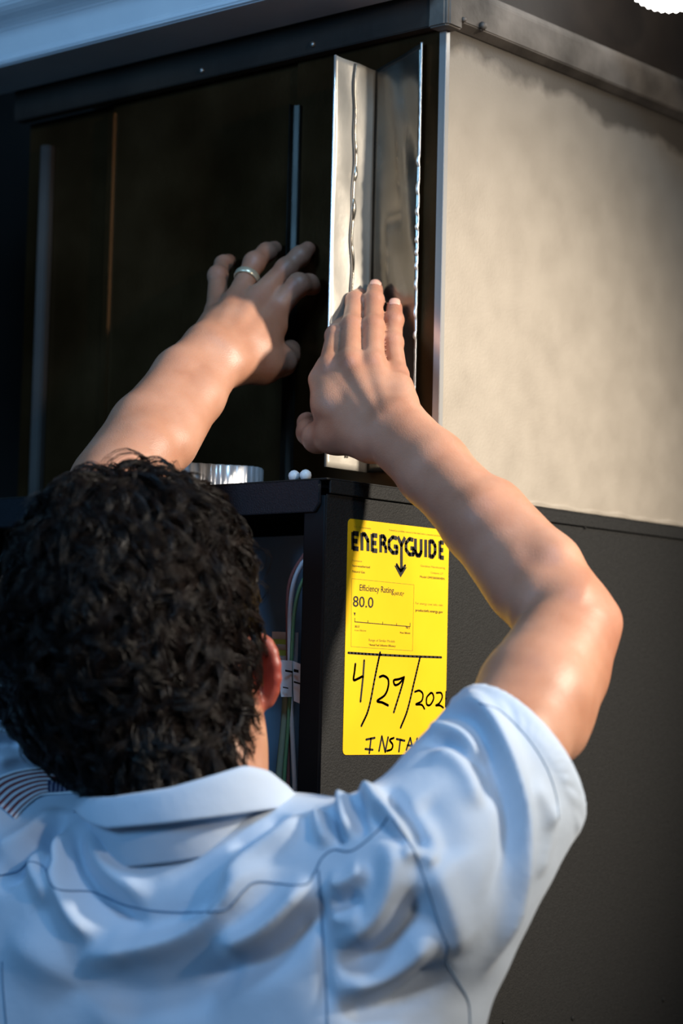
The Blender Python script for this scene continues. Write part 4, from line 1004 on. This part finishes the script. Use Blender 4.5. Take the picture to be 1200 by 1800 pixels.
# --- flag patch on the left sleeve
def flag_mat():
    m, nt, b = new_mat('flag_patch_embroidery'); L = nt.links.new
    uv = N(nt, 'ShaderNodeUVMap'); sp = N(nt, 'ShaderNodeSeparateXYZ'); L(uv.outputs[0], sp.inputs[0])
    def math_(op, a, b_=None, c_=None):
        n = N(nt, 'ShaderNodeMath'); n.operation = op
        for i, q in enumerate((a, b_, c_)):
            if q is None: continue
            if isinstance(q, (int, float)): n.inputs[i].default_value = q
            else: L(q, n.inputs[i])
        return n.outputs[0]
    u, v_ = sp.outputs[0], sp.outputs[1]
    st = math_('LESS_THAN', math_('FRACT', math_('MULTIPLY', v_, 6.5)), 0.5)
    can = math_('MULTIPLY', math_('LESS_THAN', u, 0.40), math_('LESS_THAN', v_, 0.54))
    vo = N(nt, 'ShaderNodeTexVoronoi'); vo.inputs['Scale'].default_value = 1.0; vo.inputs['Randomness'].default_value = 0.15
    cb = N(nt, 'ShaderNodeCombineXYZ'); L(math_('MULTIPLY', u, 20), cb.inputs[0]); L(math_('MULTIPLY', v_, 13), cb.inputs[1]); L(cb.outputs[0], vo.inputs['Vector'])
    star = math_('LESS_THAN', vo.outputs['Distance'], 0.24)
    m1 = N(nt, 'ShaderNodeMix'); m1.data_type = 'RGBA'; L(st, m1.inputs[0]); m1.inputs[6].default_value = (0.68, 0.66, 0.70, 1); m1.inputs[7].default_value = (0.17, 0.018, 0.022, 1)
    m2 = N(nt, 'ShaderNodeMix'); m2.data_type = 'RGBA'; L(star, m2.inputs[0]); m2.inputs[6].default_value = (0.014, 0.018, 0.07, 1); m2.inputs[7].default_value = (0.6, 0.6, 0.66, 1)
    m3 = N(nt, 'ShaderNodeMix'); m3.data_type = 'RGBA'; L(can, m3.inputs[0]); L(m1.outputs[2], m3.inputs[6]); L(m2.outputs[2], m3.inputs[7])
    L(m3.outputs[2], b.inputs['Base Color']); b.inputs['Roughness'].default_value = 0.75
    return m
MT['flag'] = flag_mat()
UP = spline([(153, 1386, 0), (110, 1358, 0), (60, 1351, 0), (5, 1364, 0), (-30, 1392, 0)], 40)
LO = spline([(150, 1394, 0), (105, 1397, 0), (72, 1400, 0), (46, 1418, 0), (26, 1440, 0)], 40)
v = []; f = []; uvs = []; nu, nv = 39, 16
grid = {}
for i in range(nu+1):
    for j in range(nv+1):
        p = LO[i]*(1-j/nv)+UP[i]*(j/nv); q = on_shirt(p[0], p[1], 0.0010)
        if q is not None: grid[(i, j)] = len(v); v.append(q); uvs.append((i/nu, j/nv))
for i in range(nu):
    for j in range(nv):
        ks = [(i, j), (i+1, j), (i+1, j+1), (i, j+1)]
        if all(k in grid for k in ks): f.append([grid[k] for k in ks])
if f:
    fp = mesh('flag_patch', v, f, 'flag', shirt); lay = fp.data.uv_layers.new(name='UVMap')
    for lp_ in fp.data.loops: lay.data[lp_.index].uv = uvs[lp_.vertex_index]
    md = fp.modifiers.new('thick', 'SOLIDIFY'); md.thickness = 0.0011; md.offset = 0
    fp['label'] = 'embroidered stars and stripes sleeve patch'
    for nm, LL in (('patch_border', UP), ('patch_border', LO)):
        B_ = [on_shirt(p[0], p[1], 0.0012) for p in LL]; B_ = [q for q in B_ if q is not None]
        if len(B_) > 3:
            vv, ff = sweep(B_, 0.0009, 6); mesh(nm, vv, ff, 'paper', shirt)

# ------------------------------------------------------------------ person: trousers and boots (below the frame)
tro = Field(); hip = np.array([ch[0], ch[1], 0.98]); tro.add(EC(hip+[0, 0, 0.02], hip-[0, 0, 0.10], 0.125, 0.13, tr, 0.75), 0.0)
for s_ in (-1, 1):
    boots = Field(); boots.cut.append(lambda p: 0.001-p[:, 2])
    h0 = hip+tr*0.085*s_-[0, 0, 0.10]; kn = np.array([h0[0], h0[1], 0.50])+tr*0.02*s_; an = np.array([kn[0], kn[1], 0.07])+tr*0.01*s_
    tro.add(RC(h0, kn, 0.088, 0.062), 0.03); tro.add(RC(kn, an+[0, 0, 0.06], 0.062, 0.055), 0.03)
    boots.add(RC([an[0], an[1], 0.12], [an[0], an[1], 0.045], 0.043, 0.045), 0.01)
    boots.add(RC([an[0], an[1], 0.042]-tf*0.02, [an[0], an[1], 0.038]+tf*0.14, 0.042, 0.038), 0.02)
    tv, tq = polygonise(boots, an-[0.2, 0.2, 0.08], an+[0.2, 0.2, 0.2], 0.006); tv[:, 2] = np.maximum(tv[:, 2], 0.0005); quick_mesh('boot', tv, tq, 'boot', person)
tv, tq = polygonise(tro, hip-[0.4, 0.4, 0.98], hip+[0.4, 0.4, 0.25], 0.010); quick_mesh('trousers', tv, tq, 'denim', person)
